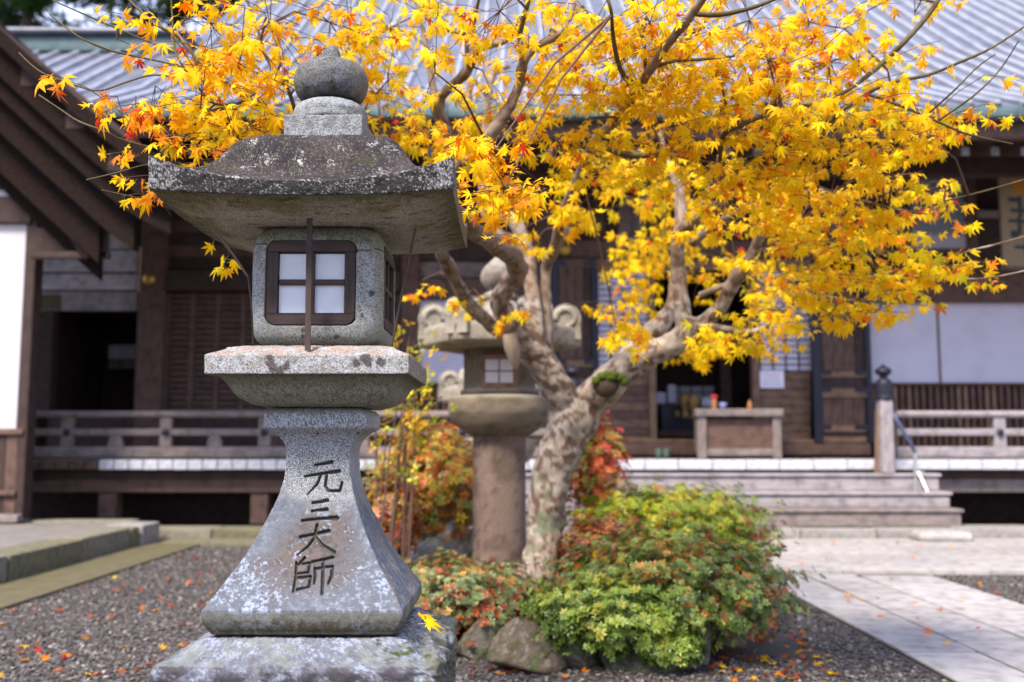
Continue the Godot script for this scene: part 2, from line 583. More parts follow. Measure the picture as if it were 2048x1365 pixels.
func lantern_window(t: Node3D, turn: float, white_paper: bool) -> void:   # a wooden frame with four panes, built facing +z in the lantern's axes, then turned
	var f := 0.1895
	var w0 := Node3D.new()
	w0.name = "window"
	w0.basis = Basis(Vector3.UP, turn)
	t.add_child(w0, true)
	var make := func(called: String, mesh: Mesh, mat: Material, where: Vector3) -> void:
		part(called, mesh, mat, w0).position = where
	var y0 := 1.6204
	var x0 := -0.012 if white_paper else 0.0
	var r := 0.028
	for s in [-1, 1]:
		var poly := PackedVector2Array()
		var h := 0.032
		poly.append(Vector2(-0.1265, 0)); poly.append(Vector2(0.1265, 0))
		for k in 6:
			var w := PI / 2 * k / 5.0
			poly.append(Vector2(0.1265 - r + cos(w) * r, (h - r + sin(w) * r)))
		for k in 6:
			var w := PI / 2 * k / 5.0
			poly.append(Vector2(-0.1265 + r - sin(w) * r, (h - r + cos(w) * r)))
		if s < 0:
			for k in poly.size(): poly[k].y = -poly[k].y
		make.call("frame_rail", extrude(poly, 0.018, 0.0015).mesh(), M.lantern_x, Vector3(x0, y0 + s * (0.1215 - h), f - 0.008))
		make.call("frame_stile", box_mesh(Vector3(0.031, 0.1782, 0.0165), 0.0015), M.lantern_y, Vector3(x0 + s * 0.111, y0, f - 0.008))
	make.call("glazing_bar", box_mesh(Vector3(0.015, 0.1782, 0.013), 0.0012), M.lantern_y, Vector3(x0 + 0.002, y0, f - 0.009))
	for s in [-1, 1]:
		make.call("glazing_bar", box_mesh(Vector3(0.0855, 0.0155, 0.0115), 0.0012), M.lantern_x, Vector3(x0 + 0.002 + s * 0.0505, y0 + 0.002, f - 0.0085))
	for s in [-1, 1]:
		for w in [-1, 1]:
			make.call("paper_pane", box_mesh(Vector3(0.0925, 0.0845, 0.002), 0.0003), M.paper if white_paper else M.dark_y, Vector3(x0 + s * 0.0475, y0 + w * 0.0435, f - 0.0165))  # white paper panes in front, dark brown ones at the sides


func big_lantern() -> void:
	var t := thing("stone_lantern", "large weathered granite lantern with carved characters and white paper window, nearest of all", "stone lantern", Vector3(AX, 0, AZ))
	var mk := func(called: String, rings: Array, per: PackedVector2Array, push: Callable, paint: Callable, mat: Material = M.granite) -> MeshInstance3D:
		var o := part(called, loft(rings, per, push, func(p: Vector3, n: Vector3, tg: float) -> Color: return paint.call(p, n, tg) * 0.78), mat, t)
		o.position = Vector3.ZERO
		return o
	var rough := func(p: Vector3, _n: Vector3, _t: float) -> float:
		return nb.get_noise_3dv(p) * 0.0022 + nc.get_noise_3dv(p) * 0.0008
	var fine := around(even(150), 130, 50)

	# base blocks
	var stone := func(p: Vector3, n: Vector3, _t: float) -> Color:
		var c := Color(0.185, 0.20, 0.25)
		var s := nb.get_noise_3dv(p * Vector3(1, 0.7, 1)) * 0.6 + nc.get_noise_3dv(p) * 0.5
		s += 0.30 * nd.get_noise_3dv(p)
		c = c.lerp(Color(0.47, 0.54, 0.72), 0.9 * smooth(0.02, 0.42, s + 0.06 * n.y))
		c = c.lerp(Color(0.20, 0.20, 0.22), 0.7 * smooth(0.1, 0.45, -s))
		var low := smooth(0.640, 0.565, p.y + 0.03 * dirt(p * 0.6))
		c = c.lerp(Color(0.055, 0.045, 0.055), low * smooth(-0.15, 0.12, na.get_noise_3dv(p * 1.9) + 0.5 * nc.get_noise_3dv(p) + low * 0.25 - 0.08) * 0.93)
		if n.y > 0.75: c = c.lerp(Color(0.30, 0.33, 0.30), 0.6 * smooth(-0.2, 0.3, dirt(p * 1.3)))
		c = c.lerp(Color(0.17, 0.17, 0.09), smooth(0.30, 0.36, p.x) * 0.75 * smooth(-0.5, 0.2, dirt(p * 2.0)))
		if p.x > 0.2 and p.y > 0.6: c = c.lerp(Color(0.05, 0.09, 0.02), smooth(0.1, 0.35, nb.get_noise_3dv(p * 1.5)))
		return c
	var broken := func(p: Vector3, n: Vector3, tg: float) -> float:
		var k: float = rough.call(p, n, tg) * 2.0
		var e := smooth(0.27, 0.36, p.x + 0.02 * na.get_noise_3dv(p * 2.0)) * smooth(0.30, 0.52, p.y)
		var layer := absf(fposmod(p.y * 30.0 + 2.4 * na.get_noise_3dv(p * 1.3) + p.x * 14.0, 1.0) - 0.5)
		return k + e * (0.030 * nb.get_noise_3dv(p * 0.5) + 0.016 * (layer - 0.25))
	var rings := line([[0.02, 0.641, 0, 0.02, 0], [0.262, 0.641, 0, 0.03, 0], [0.272, 0.637, 0, 0.04, 0], [0.325, 0.606, 0, 0.05, 0], [0.362, 0.590, 0, 0.05, 0], [0.3715, 0.577, 0, 0.05, 0], [0.374, 0.56, 0, 0.05, 0], [0.374, 0.36, 0, 0.05, 0], [0.02, 0.36, 0, 0.05, 0]], 0.005)
	rings.reverse()
	mk.call("base_block", rings, fine, broken, stone, M.patina)
	var coarse := around(even(40), 40, 30)
	mk.call("lower_base", line([[0.02, 0.14, 0, 0.04, 0], [0.50, 0.14, 0, 0.04, 0], [0.50, 0.34, 0, 0.04, 0], [0.47, 0.36, 0, 0.04, 0], [0.37, 0.362, 0, 0.04, 0]], 0.02), coarse, broken, stone)
	mk.call("foundation_slab", line([[0.02, -0.05, 0, 0.04, 0], [0.64, -0.05, 0, 0.04, 0], [0.64, 0.12, 0, 0.04, 0], [0.62, 0.14, 0, 0.04, 0], [0.49, 0.142, 0, 0.04, 0]], 0.02), coarse, rough, stone)

	# the flared post with its carved name
	var st := strokes()
	var front := PackedFloat32Array()
	for k in 24: front.append(-1.0 + 0.3 * k / 24.0)
	for k in 190: front.append(-0.7 + 1.4 * k / 190.0)
	for k in 24: front.append(0.7 + 0.3 * k / 24.0)
	var per := around(front, 110, 40)
	var post_spots := spots_on([[645, 832, 8], [627, 849, 9], [653, 849, 5], [572, 838, 5], [693, 905, 7], [706, 886, 6], [712, 876, 5], [717, 868, 5], [598, 950, 3.5], [588, 972, 6], [684, 949, 3.5], [701, 963, 5], [635, 866, 4]], 2.88)
	var carve := func(p: Vector3, n: Vector3, tg: float) -> float:
		var k := nb.get_noise_3dv(p) * 0.0016 + nc.get_noise_3dv(p) * 0.0006
		if n.z > 0.5 and p.y > 0.72 and p.y < 1.12 and absf(p.x) < 0.14:
			k -= 0.009 * smooth(0.0, 0.55, carved(st, p))
		return k
	var post_col := func(p: Vector3, n: Vector3, tg: float) -> Color:
		var a := na.get_noise_3dv(p * 1.2)
		var b := nb.get_noise_3dv(p * 1.4)
		var f := nc.get_noise_3dv(p * 0.9)
		var c := Color(0.50, 0.525, 0.55).lerp(Color(0.34, 0.36, 0.38), smooth(-0.2, 0.5, a + 0.4 * b))
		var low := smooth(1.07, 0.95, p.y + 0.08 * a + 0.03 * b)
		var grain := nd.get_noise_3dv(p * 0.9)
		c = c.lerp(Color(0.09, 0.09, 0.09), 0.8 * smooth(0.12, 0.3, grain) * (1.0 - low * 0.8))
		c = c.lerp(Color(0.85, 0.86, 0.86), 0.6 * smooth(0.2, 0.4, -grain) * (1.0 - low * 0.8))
		c = c.lerp(Color(0.095, 0.113, 0.152).lerp(Color(0.165, 0.195, 0.26), smooth(-0.3, 0.4, b + 0.5 * f)), low * 0.85)  # blue cast: sky reflection on the stone painted in
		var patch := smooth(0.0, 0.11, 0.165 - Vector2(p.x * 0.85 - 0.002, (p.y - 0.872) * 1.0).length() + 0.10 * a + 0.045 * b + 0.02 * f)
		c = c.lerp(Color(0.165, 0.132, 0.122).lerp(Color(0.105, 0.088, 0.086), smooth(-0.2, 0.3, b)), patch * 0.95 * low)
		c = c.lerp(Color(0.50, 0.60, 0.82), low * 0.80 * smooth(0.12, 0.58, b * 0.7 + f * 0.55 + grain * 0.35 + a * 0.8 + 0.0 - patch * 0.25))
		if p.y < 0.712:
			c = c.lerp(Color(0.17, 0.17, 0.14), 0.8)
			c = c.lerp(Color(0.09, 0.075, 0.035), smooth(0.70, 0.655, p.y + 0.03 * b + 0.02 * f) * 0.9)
		if n.x > 0.45: c = c.lerp(Color(0.36, 0.315, 0.22), 0.55 * smooth(-0.4, 0.3, a))  # warm light on the right face, painted into the stone
		if p.y > 1.2: c = c.lerp(Color(0.22, 0.22, 0.15), 0.55 * smooth(1.235, 1.262, p.y + 0.02 * b))
		c = spotted(c, p, post_spots)
		if n.z > 0.1 and absf(p.x) < 0.14 and p.y > 0.7 and p.y < 1.12:
			c = c.lerp(Color(0.035, 0.035, 0.022), 0.93 * smooth(0.12, 0.42, carved(st, p)))
		return c
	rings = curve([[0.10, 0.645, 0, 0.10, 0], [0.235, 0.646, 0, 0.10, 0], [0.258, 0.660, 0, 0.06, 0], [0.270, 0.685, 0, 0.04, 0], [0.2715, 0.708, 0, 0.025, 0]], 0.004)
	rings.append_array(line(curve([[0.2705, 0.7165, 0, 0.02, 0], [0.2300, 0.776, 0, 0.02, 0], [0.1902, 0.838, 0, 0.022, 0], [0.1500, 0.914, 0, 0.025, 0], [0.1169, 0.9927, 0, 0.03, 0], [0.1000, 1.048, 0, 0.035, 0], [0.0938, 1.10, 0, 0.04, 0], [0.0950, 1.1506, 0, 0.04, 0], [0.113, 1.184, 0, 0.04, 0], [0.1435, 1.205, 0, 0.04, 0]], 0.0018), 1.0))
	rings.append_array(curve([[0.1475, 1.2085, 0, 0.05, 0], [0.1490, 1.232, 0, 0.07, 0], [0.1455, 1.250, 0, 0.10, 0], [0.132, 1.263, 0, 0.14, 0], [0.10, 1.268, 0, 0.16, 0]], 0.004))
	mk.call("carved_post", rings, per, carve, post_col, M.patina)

	# the platform that carries the fire box
	var ch_spots := spots_on([[540, 716, 8], [540, 726, 9], [545, 738, 10], [560, 741, 9], [572, 735, 9], [574, 728, 7], [712, 726, 9], [732, 718, 12], [762, 725, 10], [737, 728, 8]], 2.722)
	var ch_col := func(p: Vector3, n: Vector3, tg: float) -> Color:
		var b := nb.get_noise_3dv(p)
		var c := Color(0.52, 0.54, 0.58).lerp(Color(0.42, 0.42, 0.40), smooth(-0.1, 0.4, b))
		if tg < 0.5:
			var g := smooth(1.27, 1.352, p.y + 0.02 * b)
			c = Color(0.42, 0.40, 0.30).lerp(Color(0.26, 0.25, 0.15), g * 0.8)
			c = c.lerp(Color(0.16, 0.15, 0.11), smooth(0.1, 0.4, nc.get_noise_3dv(p * 0.6)) * 0.6)
		elif n.y > 0.6:
			c = c.lerp(Color(0.52, 0.38, 0.32), 0.8 * smooth(-0.1, 0.15, nb.get_noise_3dv(p * 0.7)))
		elif n.x > 0.6:
			c = c.lerp(Color(0.44, 0.36, 0.24), 0.75)  # right edge tinted to stand in for warm light from that side
			c = c.lerp(Color(0.10, 0.085, 0.07), smooth(0.32, 0.5, absf(nc.get_noise_3dv(p * Vector3(0.3, 0.15, 1.0)))) * 0.8)
		return spotted(c, p, ch_spots) if n.z > 0.5 else c
	rings = curve([[0.08, 1.2665, 0, 0.16, 0], [0.131, 1.2668, 0, 0.16, 0], [0.181, 1.2755, 0, 0.13, 0], [0.2155, 1.2990, 0, 0.10, 0], [0.2330, 1.3270, 0, 0.07, 0], [0.249, 1.347, 0, 0.04, 0], [0.262, 1.3515, 0, 0.03, 0]], 0.005)
	rings.append_array(line([[0.2790, 1.3522, 0, 0.012, 0], [0.2806, 1.354, 0, 0.012, 1], [0.2812, 1.404, 0, 0.012, 1], [0.2795, 1.4062, 0, 0.012, 1], [0.236, 1.426, 0, 0.015, 1], [0.2345, 1.4302, 0, 0.015, 1], [0.190, 1.439, 0, 0.02, 1], [0.05, 1.440, 0, 0.02, 1]], 0.005))
	mk.call("platform", rings, fine, rough, ch_col)

	# the fire box
	var fb_spots := spots_on([[743, 586, 6], [725, 632, 5.5], [758, 590, 3], [606, 661, 5], [605, 673, 5], [672, 675, 7], [588, 684, 5], [548, 685, 6], [742, 683, 9], [690, 683, 6], [633, 686, 5]], 2.815)
	var recess := func(p: Vector3, n: Vector3, tg: float) -> float:
		var k: float = rough.call(p, n, tg) * 0.7
		if n.z > 0.9 and window_hole(p.x + 0.012, p.y - 1.6204): return -0.028
		if n.x > 0.9 and window_hole(p.z, p.y - 1.6204): return -0.028
		if n.x < -0.9 and window_hole(p.z, p.y - 1.6204): return -0.028
		return k
	var fb_col := func(p: Vector3, n: Vector3, tg: float) -> Color:
		var b := nb.get_noise_3dv(p)
		var c := Color(0.53, 0.55, 0.56).lerp(Color(0.42, 0.425, 0.39), smooth(-0.2, 0.4, b))
		c = c.lerp(Color(0.24, 0.23, 0.12), 0.85 * smooth(1.70, 1.775, p.y + 0.03 * b))
		c = c.lerp(Color(0.24, 0.25, 0.18), 0.7 * smooth(1.50, 1.45, p.y + 0.025 * b))
		if n.x > 0.5: c = c.lerp(Color(0.40, 0.37, 0.24), 0.6)  # warm side light put into the colour of the right face
		var crack := absf(p.y - 1.722 - 0.01 * na.get_noise_3dv(p) - 0.06 * absf(p.x) + 0.012 * (1.0 if p.x > 0 else 0.0))
		if crack < 0.0022 and absf(p.x) > 0.11: c = c * 0.25
		return spotted(c, p, fb_spots) if n.z > 0.3 else c
	rings = curve([[0.08, 1.4395, 0, 0.3, 0], [0.138, 1.440, 0, 0.32, 0], [0.163, 1.447, 0, 0.32, 0], [0.180, 1.463, 0, 0.30, 0], [0.1875, 1.490, 0, 0.27, 0], [0.1895, 1.53, 0, 0.25, 0], [0.1895, 1.70, 0, 0.25, 0], [0.1868, 1.737, 0, 0.27, 0], [0.1785, 1.766, 0, 0.30, 0], [0.160, 1.787, 0, 0.32, 0], [0.13, 1.798, 0, 0.32, 0], [0.08, 1.80, 0, 0.32, 0]], 0.0035)
	mk.call("fire_box", rings, around(even(130), 120, 40), recess, fb_col)
	lantern_window(t, 0.0, true)
	lantern_window(t, PI / 2, false)
	lantern_window(t, -PI / 2, false)

	# the roof
	var roof_push := func(p: Vector3, n: Vector3, tg: float) -> float:
		var k := nb.get_noise_3dv(p) * 0.0032 + nc.get_noise_3dv(p) * 0.0014
		if tg > 1.5: k += na.get_noise_3dv(p * 1.4) * 0.004
		return k
	var roof_col := func(p: Vector3, n: Vector3, tg: float) -> Color:
		var a := na.get_noise_3dv(p * 1.1)
		var b := nb.get_noise_3dv(p * 1.2)
		var f := nc.get_noise_3dv(p * 1.1)
		var g := nd.get_noise_3dv(p)
		var w := maxf(absf(p.x), absf(p.z))
		if tg < 0.5:
			var c := Color(0.46, 0.42, 0.29).lerp(Color(0.28, 0.25, 0.11), smooth(-0.3, 0.4, a + 0.5 * b))
			c = c.lerp(Color(0.17, 0.155, 0.06), smooth(0.33, 0.40, w + 0.02 * b) * 0.8)
			c = c.lerp(Color(0.60, 0.57, 0.46), smooth(0.33, 0.26, w + 0.03 * a) * 0.8)
			c = c * 1.25  # underside brightened: light bounced off the ground is painted in
			return c.lerp(Color(0.06, 0.05, 0.03), smooth(0.32, 0.5, nb.get_noise_3dv(p * Vector3(0.35, 1, 1.5))) * 0.7)
		if tg < 1.5:
			var tip := smooth(0.70, 0.97, minf(absf(p.x), absf(p.z)) / w)
			var c := Color(0.028, 0.026, 0.027)
			c = c.lerp(Color(0.50, 0.50, 0.54), 0.9 * smooth(0.36, 0.58, f * 0.4 + g * 0.75 + b * 0.45 + tip * 0.5 - 0.06))
			if p.x > 0.3 and p.z < p.x - 0.05: c = c.lerp(Color(0.32, 0.28, 0.18), 0.8)  # right eave takes a painted tint of warm light
			return c
		var c := Color(0.026, 0.020, 0.023).lerp(Color(0.062, 0.047, 0.046), smooth(-0.25, 0.4, a + 0.6 * b + 0.3 * f))
		c = c.lerp(Color(0.07, 0.06, 0.024), 0.6 * smooth(0.1, 0.5, nb.get_noise_3dv(p * 0.5 + Vector3(3, 0, 0))))
		var m := smooth(0.10, 0.42, nb.get_noise_3dv(p * 0.42 + Vector3(7.3, 0, 1.7)) + 0.34 * smooth(0.33, 0.385, w) - 0.06)
		c = c.lerp(Color(0.74, 0.72, 0.71), m * smooth(0.08, 0.36, f * 0.65 + g * 0.6 + b * 0.35))
		c = c.lerp(Color(0.55, 0.54, 0.53), 0.6 * smooth(0.70, 0.85, g + 0.5 * f))
		return c
	rings = line(curve([[0.08, 1.789, 0, 0.01, 0], [0.20, 1.789, 0, 0.01, 0], [0.262, 1.791, 0.0, 0.01, 0], [0.31, 1.800, 0.004, 0.01, 0], [0.345, 1.808, 0.010, 0.01, 0], [0.39, 1.819, 0.016, 0.01, 0]], 0.006), 1.0)
	rings.append_array(line([[0.4035, 1.8205, 0.018, 0.006, 0], [0.4065, 1.8225, 0.019, 0.006, 1], [0.4085, 1.8585, 0.067, 0.006, 1], [0.4070, 1.8612, 0.0675, 0.006, 2]], 0.002))
	rings.append_array(curve([[0.400, 1.8625, 0.064, 0.01, 2], [0.378, 1.8665, 0.052, 0.015, 2], [0.350, 1.8755, 0.041, 0.03, 2], [0.325, 1.888, 0.034, 0.05, 2], [0.300, 1.908, 0.027, 0.09, 2], [0.276, 1.942, 0.020, 0.13, 2], [0.258, 1.978, 0.014, 0.16, 2], [0.243, 2.008, 0.009, 0.18, 2], [0.226, 2.031, 0.004, 0.2, 2], [0.207, 2.046, 0, 0.2, 2], [0.18, 2.054, 0, 0.2, 2], [0.08, 2.056, 0, 0.2, 2]], 0.003))
	mk.call("roof", rings, around(even(290), 190, 70), roof_push, roof_col)

	# the jewel and its seat
	var top_col := func(p: Vector3, n: Vector3, tg: float) -> Color:
		var b := nb.get_noise_3dv(p)
		var c := Color(0.40, 0.425, 0.46).lerp(Color(0.27, 0.29, 0.31), smooth(-0.2, 0.4, b))
		c = c.lerp(Color(0.50, 0.57, 0.62), 0.5 * smooth(0.0, 0.3, n.y) * smooth(2.16, 2.19, p.y) * smooth(2.25, 2.2, p.y))
		if tg > 0.5:
			c = c.lerp(Color(0.17, 0.17, 0.18), 0.75)
			c = c.lerp(Color(0.06, 0.052, 0.045), smooth(2.245, 2.215, p.y + 0.03 * b) * 0.9)
			c = c.lerp(Color(0.10, 0.12, 0.04), 0.6 * smooth(0.15, 0.4, nb.get_noise_3dv(p * 0.7)))
		if n.x > 0.6: c = c.lerp(Color(0.34, 0.30, 0.20), 0.4)  # right-facing stone warmed in colour, standing in for light from the right
		return c
	var seat := line([[0.05, 2.054, 0, 0.03, 0], [0.1160, 2.0545, 0, 0.03, 0], [0.1172, 2.0565, 0, 0.02, 0], [0.1172, 2.137, 0, 0.02, 0], [0.1155, 2.1395, 0, 0.03, 0], [0.06, 2.1405, 0, 0.03, 0]], 0.005)
	mk.call("jewel_seat", seat, around(even(60), 50, 30), rough, top_col)
	mk.call("jewel_cushion", curve([[0.09, 2.1395, 0, 1, 0], [0.1135, 2.142, 0, 1, 0], [0.1150, 2.160, 0, 1, 0], [0.1130, 2.178, 0, 1, 0], [0.104, 2.195, 0, 1, 0], [0.085, 2.206, 0, 1, 0], [0.05, 2.211, 0, 1, 0]], 0.004), around(even(60), 50, 40), rough, top_col)
	mk.call("jewel", curve([[0.03, 2.205, 0, 1, 1], [0.060, 2.208, 0, 1, 1], [0.088, 2.220, 0, 1, 1], [0.107, 2.244, 0, 1, 1], [0.1142, 2.274, 0, 1, 1], [0.112, 2.298, 0, 1, 1], [0.102, 2.320, 0, 1, 1], [0.083, 2.334, 0, 1, 1], [0.058, 2.340, 0, 1, 1], [0.032, 2.3425, 0, 1, 1], [0.0275, 2.356, 0, 1, 1], [0.0245, 2.380, 0, 1, 1], [0.014, 2.397, 0, 1, 1], [0.001, 2.401, 0, 1, 1]], 0.004), around(even(60), 50, 40), rough, top_col)

	# slats and wires wedged between roof and platform
	bar("bamboo_slat", t, at(619, 428, 2.74), at(615, 702, 2.735), 0.0165, 0.004, M.lantern_y, 0.001)
	for w in [["wire", [[424, 460, 2.66], [462, 505, 2.68], [496, 556, 2.70]], 0.0035], ["wire", [[496, 556, 2.70], [503, 620, 2.74], [506, 690, 2.80]], 0.0022], ["wire", [[831, 457, 2.78], [806, 576, 2.785], [783, 693, 2.79]], 0.0033]]:
		var m := MB.new()
		var p := []; var r := []
		for q in curve(w[1], 8.0):
			p.append(at(q[0], q[1], q[2])); r.append(w[2])
		m.tube(p, r, 6)
		part(w[0], m.mesh(), M.lantern_y, t)


# ---------------------------------------------------------------- ground
func ground() -> void:
	var g := part("ground", box_mesh(Vector3(300, 0.4, 300), 0.01), M.gravel, self, Vector3(0, -0.2, -20))
	tag(g, "grey gravel ground of the temple yard", "", "", "structure")

	# paved path running to the steps
	var path := thing("path", "pale granite slab path leading up to the temple steps", "", Vector3(2.9, 0, -6), "", "structure")
	beam("joint_moss", path, Vector3(2.16, -0.04, -2.0), Vector3(3.71, 0.006, -9.05), M.jointmoss, 0.002)
	var lanes := [[2.17, 2.60], [2.605, 3.05], [3.055, 3.70]]
	for l in lanes.size():
		var z := -2.0 - 0.37 * l
		while z > -9.05:
			var len := rng.randf_range(0.5, 1.0)
			var z1 := maxf(z - len, -9.05)
			if z - z1 > 0.15:
				var h := 0.016 + rng.randf_range(-0.003, 0.004)
				beam("paving_slab", path, Vector3(lanes[l][0], -0.05, z), Vector3(lanes[l][1] - 0.020, h, z1 + 0.028), M["paving_%d" % rng.randi_range(0, 3)], 0.006)
			z = z1
	var fore := thing("forecourt_paving", "broad worn stone paving in front of the wooden steps", "", Vector3(2.5, 0, -11), "", "structure")
	var x := -1.3
	while x < 11.0:
		var w := rng.randf_range(1.3, 2.0)
		beam("edge_stone", fore, Vector3(x, -0.05, -9.06), Vector3(x + w - 0.008, 0.045, -9.42), M["paving_%d" % rng.randi_range(0, 3)], 0.008)
		x += w
	for row in [[-9.45, -10.3], [-10.305, -11.15], [-11.155, -12.06]]:
		x = -1.5 + rng.randf()
		while x < 11.5:
			var w := rng.randf_range(1.0, 1.9)
			beam("paving_slab", fore, Vector3(x, -0.05, row[0]), Vector3(x + w - 0.008, 0.045 + rng.randf_range(-0.004, 0.004), row[1] + 0.008), M["paving_%d" % rng.randi_range(0, 3)], 0.006)
			x += w
	var kerb := thing("stone_kerb", "row of long kerb stones under the edge of the veranda, mossy towards the left", "", Vector3(1, 0, -12.3), "", "structure")
	x = -6.2
	while x < 11.0:
		var w := rng.randf_range(0.9, 1.6)
		beam("kerb_stone", kerb, Vector3(x, -0.05, -12.1), Vector3(x + w - 0.01, 0.156 + rng.randf_range(-0.008, 0.008), -12.6), M["kerb_%d" % (rng.randi_range(0, 1) if x < -1.0 else 2)], 0.015)
		x += w
	x = -4.0
	while x < -1.0:   # a lower mossy row where the gravel ends
		var w := rng.randf_range(0.8, 1.3)
		beam("kerb_stone", kerb, Vector3(x, -0.05, -11.55), Vector3(x + w - 0.01, 0.05 + rng.randf_range(-0.01, 0.01), -12.0), M["kerb_%d" % rng.randi_range(0, 3)], 0.015)
		x += w

	# raised platform under the side building
	var plat := thing("stone_platform", "low stone edged platform under the white walled building at left", "", Vector3(-6, 0, -9), "", "structure")
	beam("platform_floor", plat, Vector3(-11, 0, -2), Vector3(-4.62, 0.225, -12.0), M.concrete, 0.01)
	var z := -2.0
	var n := 0
	while z > -11.4:
		var len: float = [1.1, 1.45, 1.25, 1.6][n % 4]
		var z1 := maxf(z - len, -11.42)
		beam("kerb_stone", plat, Vector3(-4.60, -0.02, z), Vector3(-4.22 + rng.randf_range(-0.012, 0.012), 0.245 + rng.randf_range(-0.012, 0.012), z1 + 0.012), M["kerb_%d" % (n % 2)], 0.02)
		z = z1; n += 1
	beam("corner_stone", plat, Vector3(-4.62, -0.02, -11.44), Vector3(-4.18, 0.25, -11.98), M.kerb_2, 0.02)
	for k in 5:
		beam("back_kerb_stone", plat, Vector3(-10.5 + 1.19 * k, -0.02, -12.02), Vector3(-9.33 + 1.19 * k, 0.25, -12.4), M["kerb_%d" % (k % 4)], 0.02)
	var gut := part("mossy_gutter", box_mesh(Vector3(0.62, 0.10, 10.6), 0.01), M.moss, self, Vector3(-3.88, -0.022, -6.8))
	tag(gut, "flush mossy stone strip between platform kerb and gravel", "", "", "structure")

	# loose pebbles over the near gravel
	var peb := MB.new()
	peb.lathe([[0.35, -0.42], [0.95, -0.2], [1.0, 0.1], [0.6, 0.42], [0.01, 0.5]], 6, Vector3.ZERO)
	var where := []; var tint := []
	for q in 75000:
		var px := rng.randf_range(-3.7, 5.4)
		var pz := -4.4 - 7.0 * pow(rng.randf(), 1.5)
		if px > -0.75 and px < 2.2 and pz < -5.6 and pz > -9.0 and (px < 1.1 + (pz + 9.0) * 0.2): continue
		if px > 2.14 and px < 3.72: continue
		if px > -1.3 and pz < -9.0: continue
		if px > 3.7 and pz > -6.0: continue
		var s := rng.randf_range(0.007, 0.0165)
		var b := Basis(Vector3(rng.randf() - 0.5, 1, rng.randf() - 0.5).normalized(), rng.randf() * TAU) * Basis.from_scale(Vector3(s, s * 0.7, s * rng.randf_range(0.6, 1.0)))
		where.append(Transform3D(b, Vector3(px, s * 0.3, pz)))
		var k := rng.randf_range(0.02, 0.16) * (2.0 if rng.randf() < 0.12 else 1.0)
		var hue := rng.randf()
		tint.append(Color(k, k * lerpf(0.84, 0.97, hue), k * lerpf(0.68, 0.98, hue)))
	var gr := many("gravel", peb.mesh(), M.pebble, self, where, tint)
	tag(gr, "small grey and brown gravel pebbles of the yard", "", "", "stuff")


# ---------------------------------------------------------------- the temple hall
func lattice(parent: Node3D, u0: float, v0: float, u1: float, v1: float, cols: int, rows: int, d: float) -> void:   # a paper screen with its bars
	var o := slab("lattice_screen", parent, u0, v0, u1, v1, d + 0.03, 0.012, M.shoji, 0.002)
	for k in cols + 1:
		var u := lerpf(u0, u1, float(k) / cols)
		slab("bar", o, u - 1.3, v0, u + 1.3, v1, d, 0.026, M.brown_y, 0.002)
	for k in rows + 1:
		var v := lerpf(v0, v1, float(k) / rows)
		slab("bar", o, u0, v - 1.1, u1, v + 1.1, d + 0.003, 0.022, M.brown_x, 0.002)


func boards(called: String, parent: Node3D, u0: float, v0: float, u1: float, v1: float, n: int, upright: bool, d: float, thick: float, mats: Array, gap := 1.2) -> void:
	for k in n:
		var a := float(k) / n; var b := float(k + 1) / n
		var m: Material = M[mats[rng.randi_range(0, mats.size() - 1)]]
		var dd := d + rng.randf_range(0, 0.008)
		if upright: slab(called, parent, lerpf(u0, u1, a) + gap / 2, v0, lerpf(u0, u1, b) - gap / 2, v1, dd, thick, m, 0.004)
		else: slab(called, parent, u0, lerpf(v0, v1, a) + gap / 2, u1, lerpf(v0, v1, b) - gap / 2, dd, thick, m, 0.004)


func door_leaf(parent: Node3D, u0: float, v0: float, u1: float, v1: float, d: float) -> void:
	var o := slab("door", parent, u0 + 3, v0 + 3, u1 - 3, v1 - 3, d + 0.05, 0.03, M.dark_y)
	var h := v1 - v0; var w := u1 - u0
	boards("board", o, u0 + w * 0.15, v0 + h * 0.05, u1 - w * 0.12, v0 + h * 0.555, 4, true, d + 0.035, 0.02, ["brown_y", "dark_y", "brown_y"])
	boards("board", o, u0 + w * 0.15, v0 + h * 0.73, u1 - w * 0.12, v0 + h * 0.90, 4, true, d + 0.035, 0.02, ["brown_y"])
	for q in [[0.0, 0.05], [0.56, 0.60], [0.665, 0.725], [0.895, 0.935], [0.965, 1.0]]:
		slab("rail", o, u0 + w * 0.1, v0 + h * q[0], u1 - w * 0.08, v0 + h * q[1], d + 0.012, 0.04, M.tan_x if q[0] > 0.5 else M.brown_x)
	for q in [[0.0, 0.15], [0.90, 1.0]]:
		slab("stile", o, u0 + w * q[0], v0, u0 + w * q[1], v1, d, 0.06, M.iron)
	for q in [0.01, 0.555, 0.66, 0.89]:
		for e in [[0.1, 0.32], [0.72, 0.95]]:
			slab("iron_strap", o, u0 + w * e[0], v0 + h * q, u0 + w * e[1], v0 + h * (q + 0.03), d + 0.003, 0.02, M.iron, 0.003)


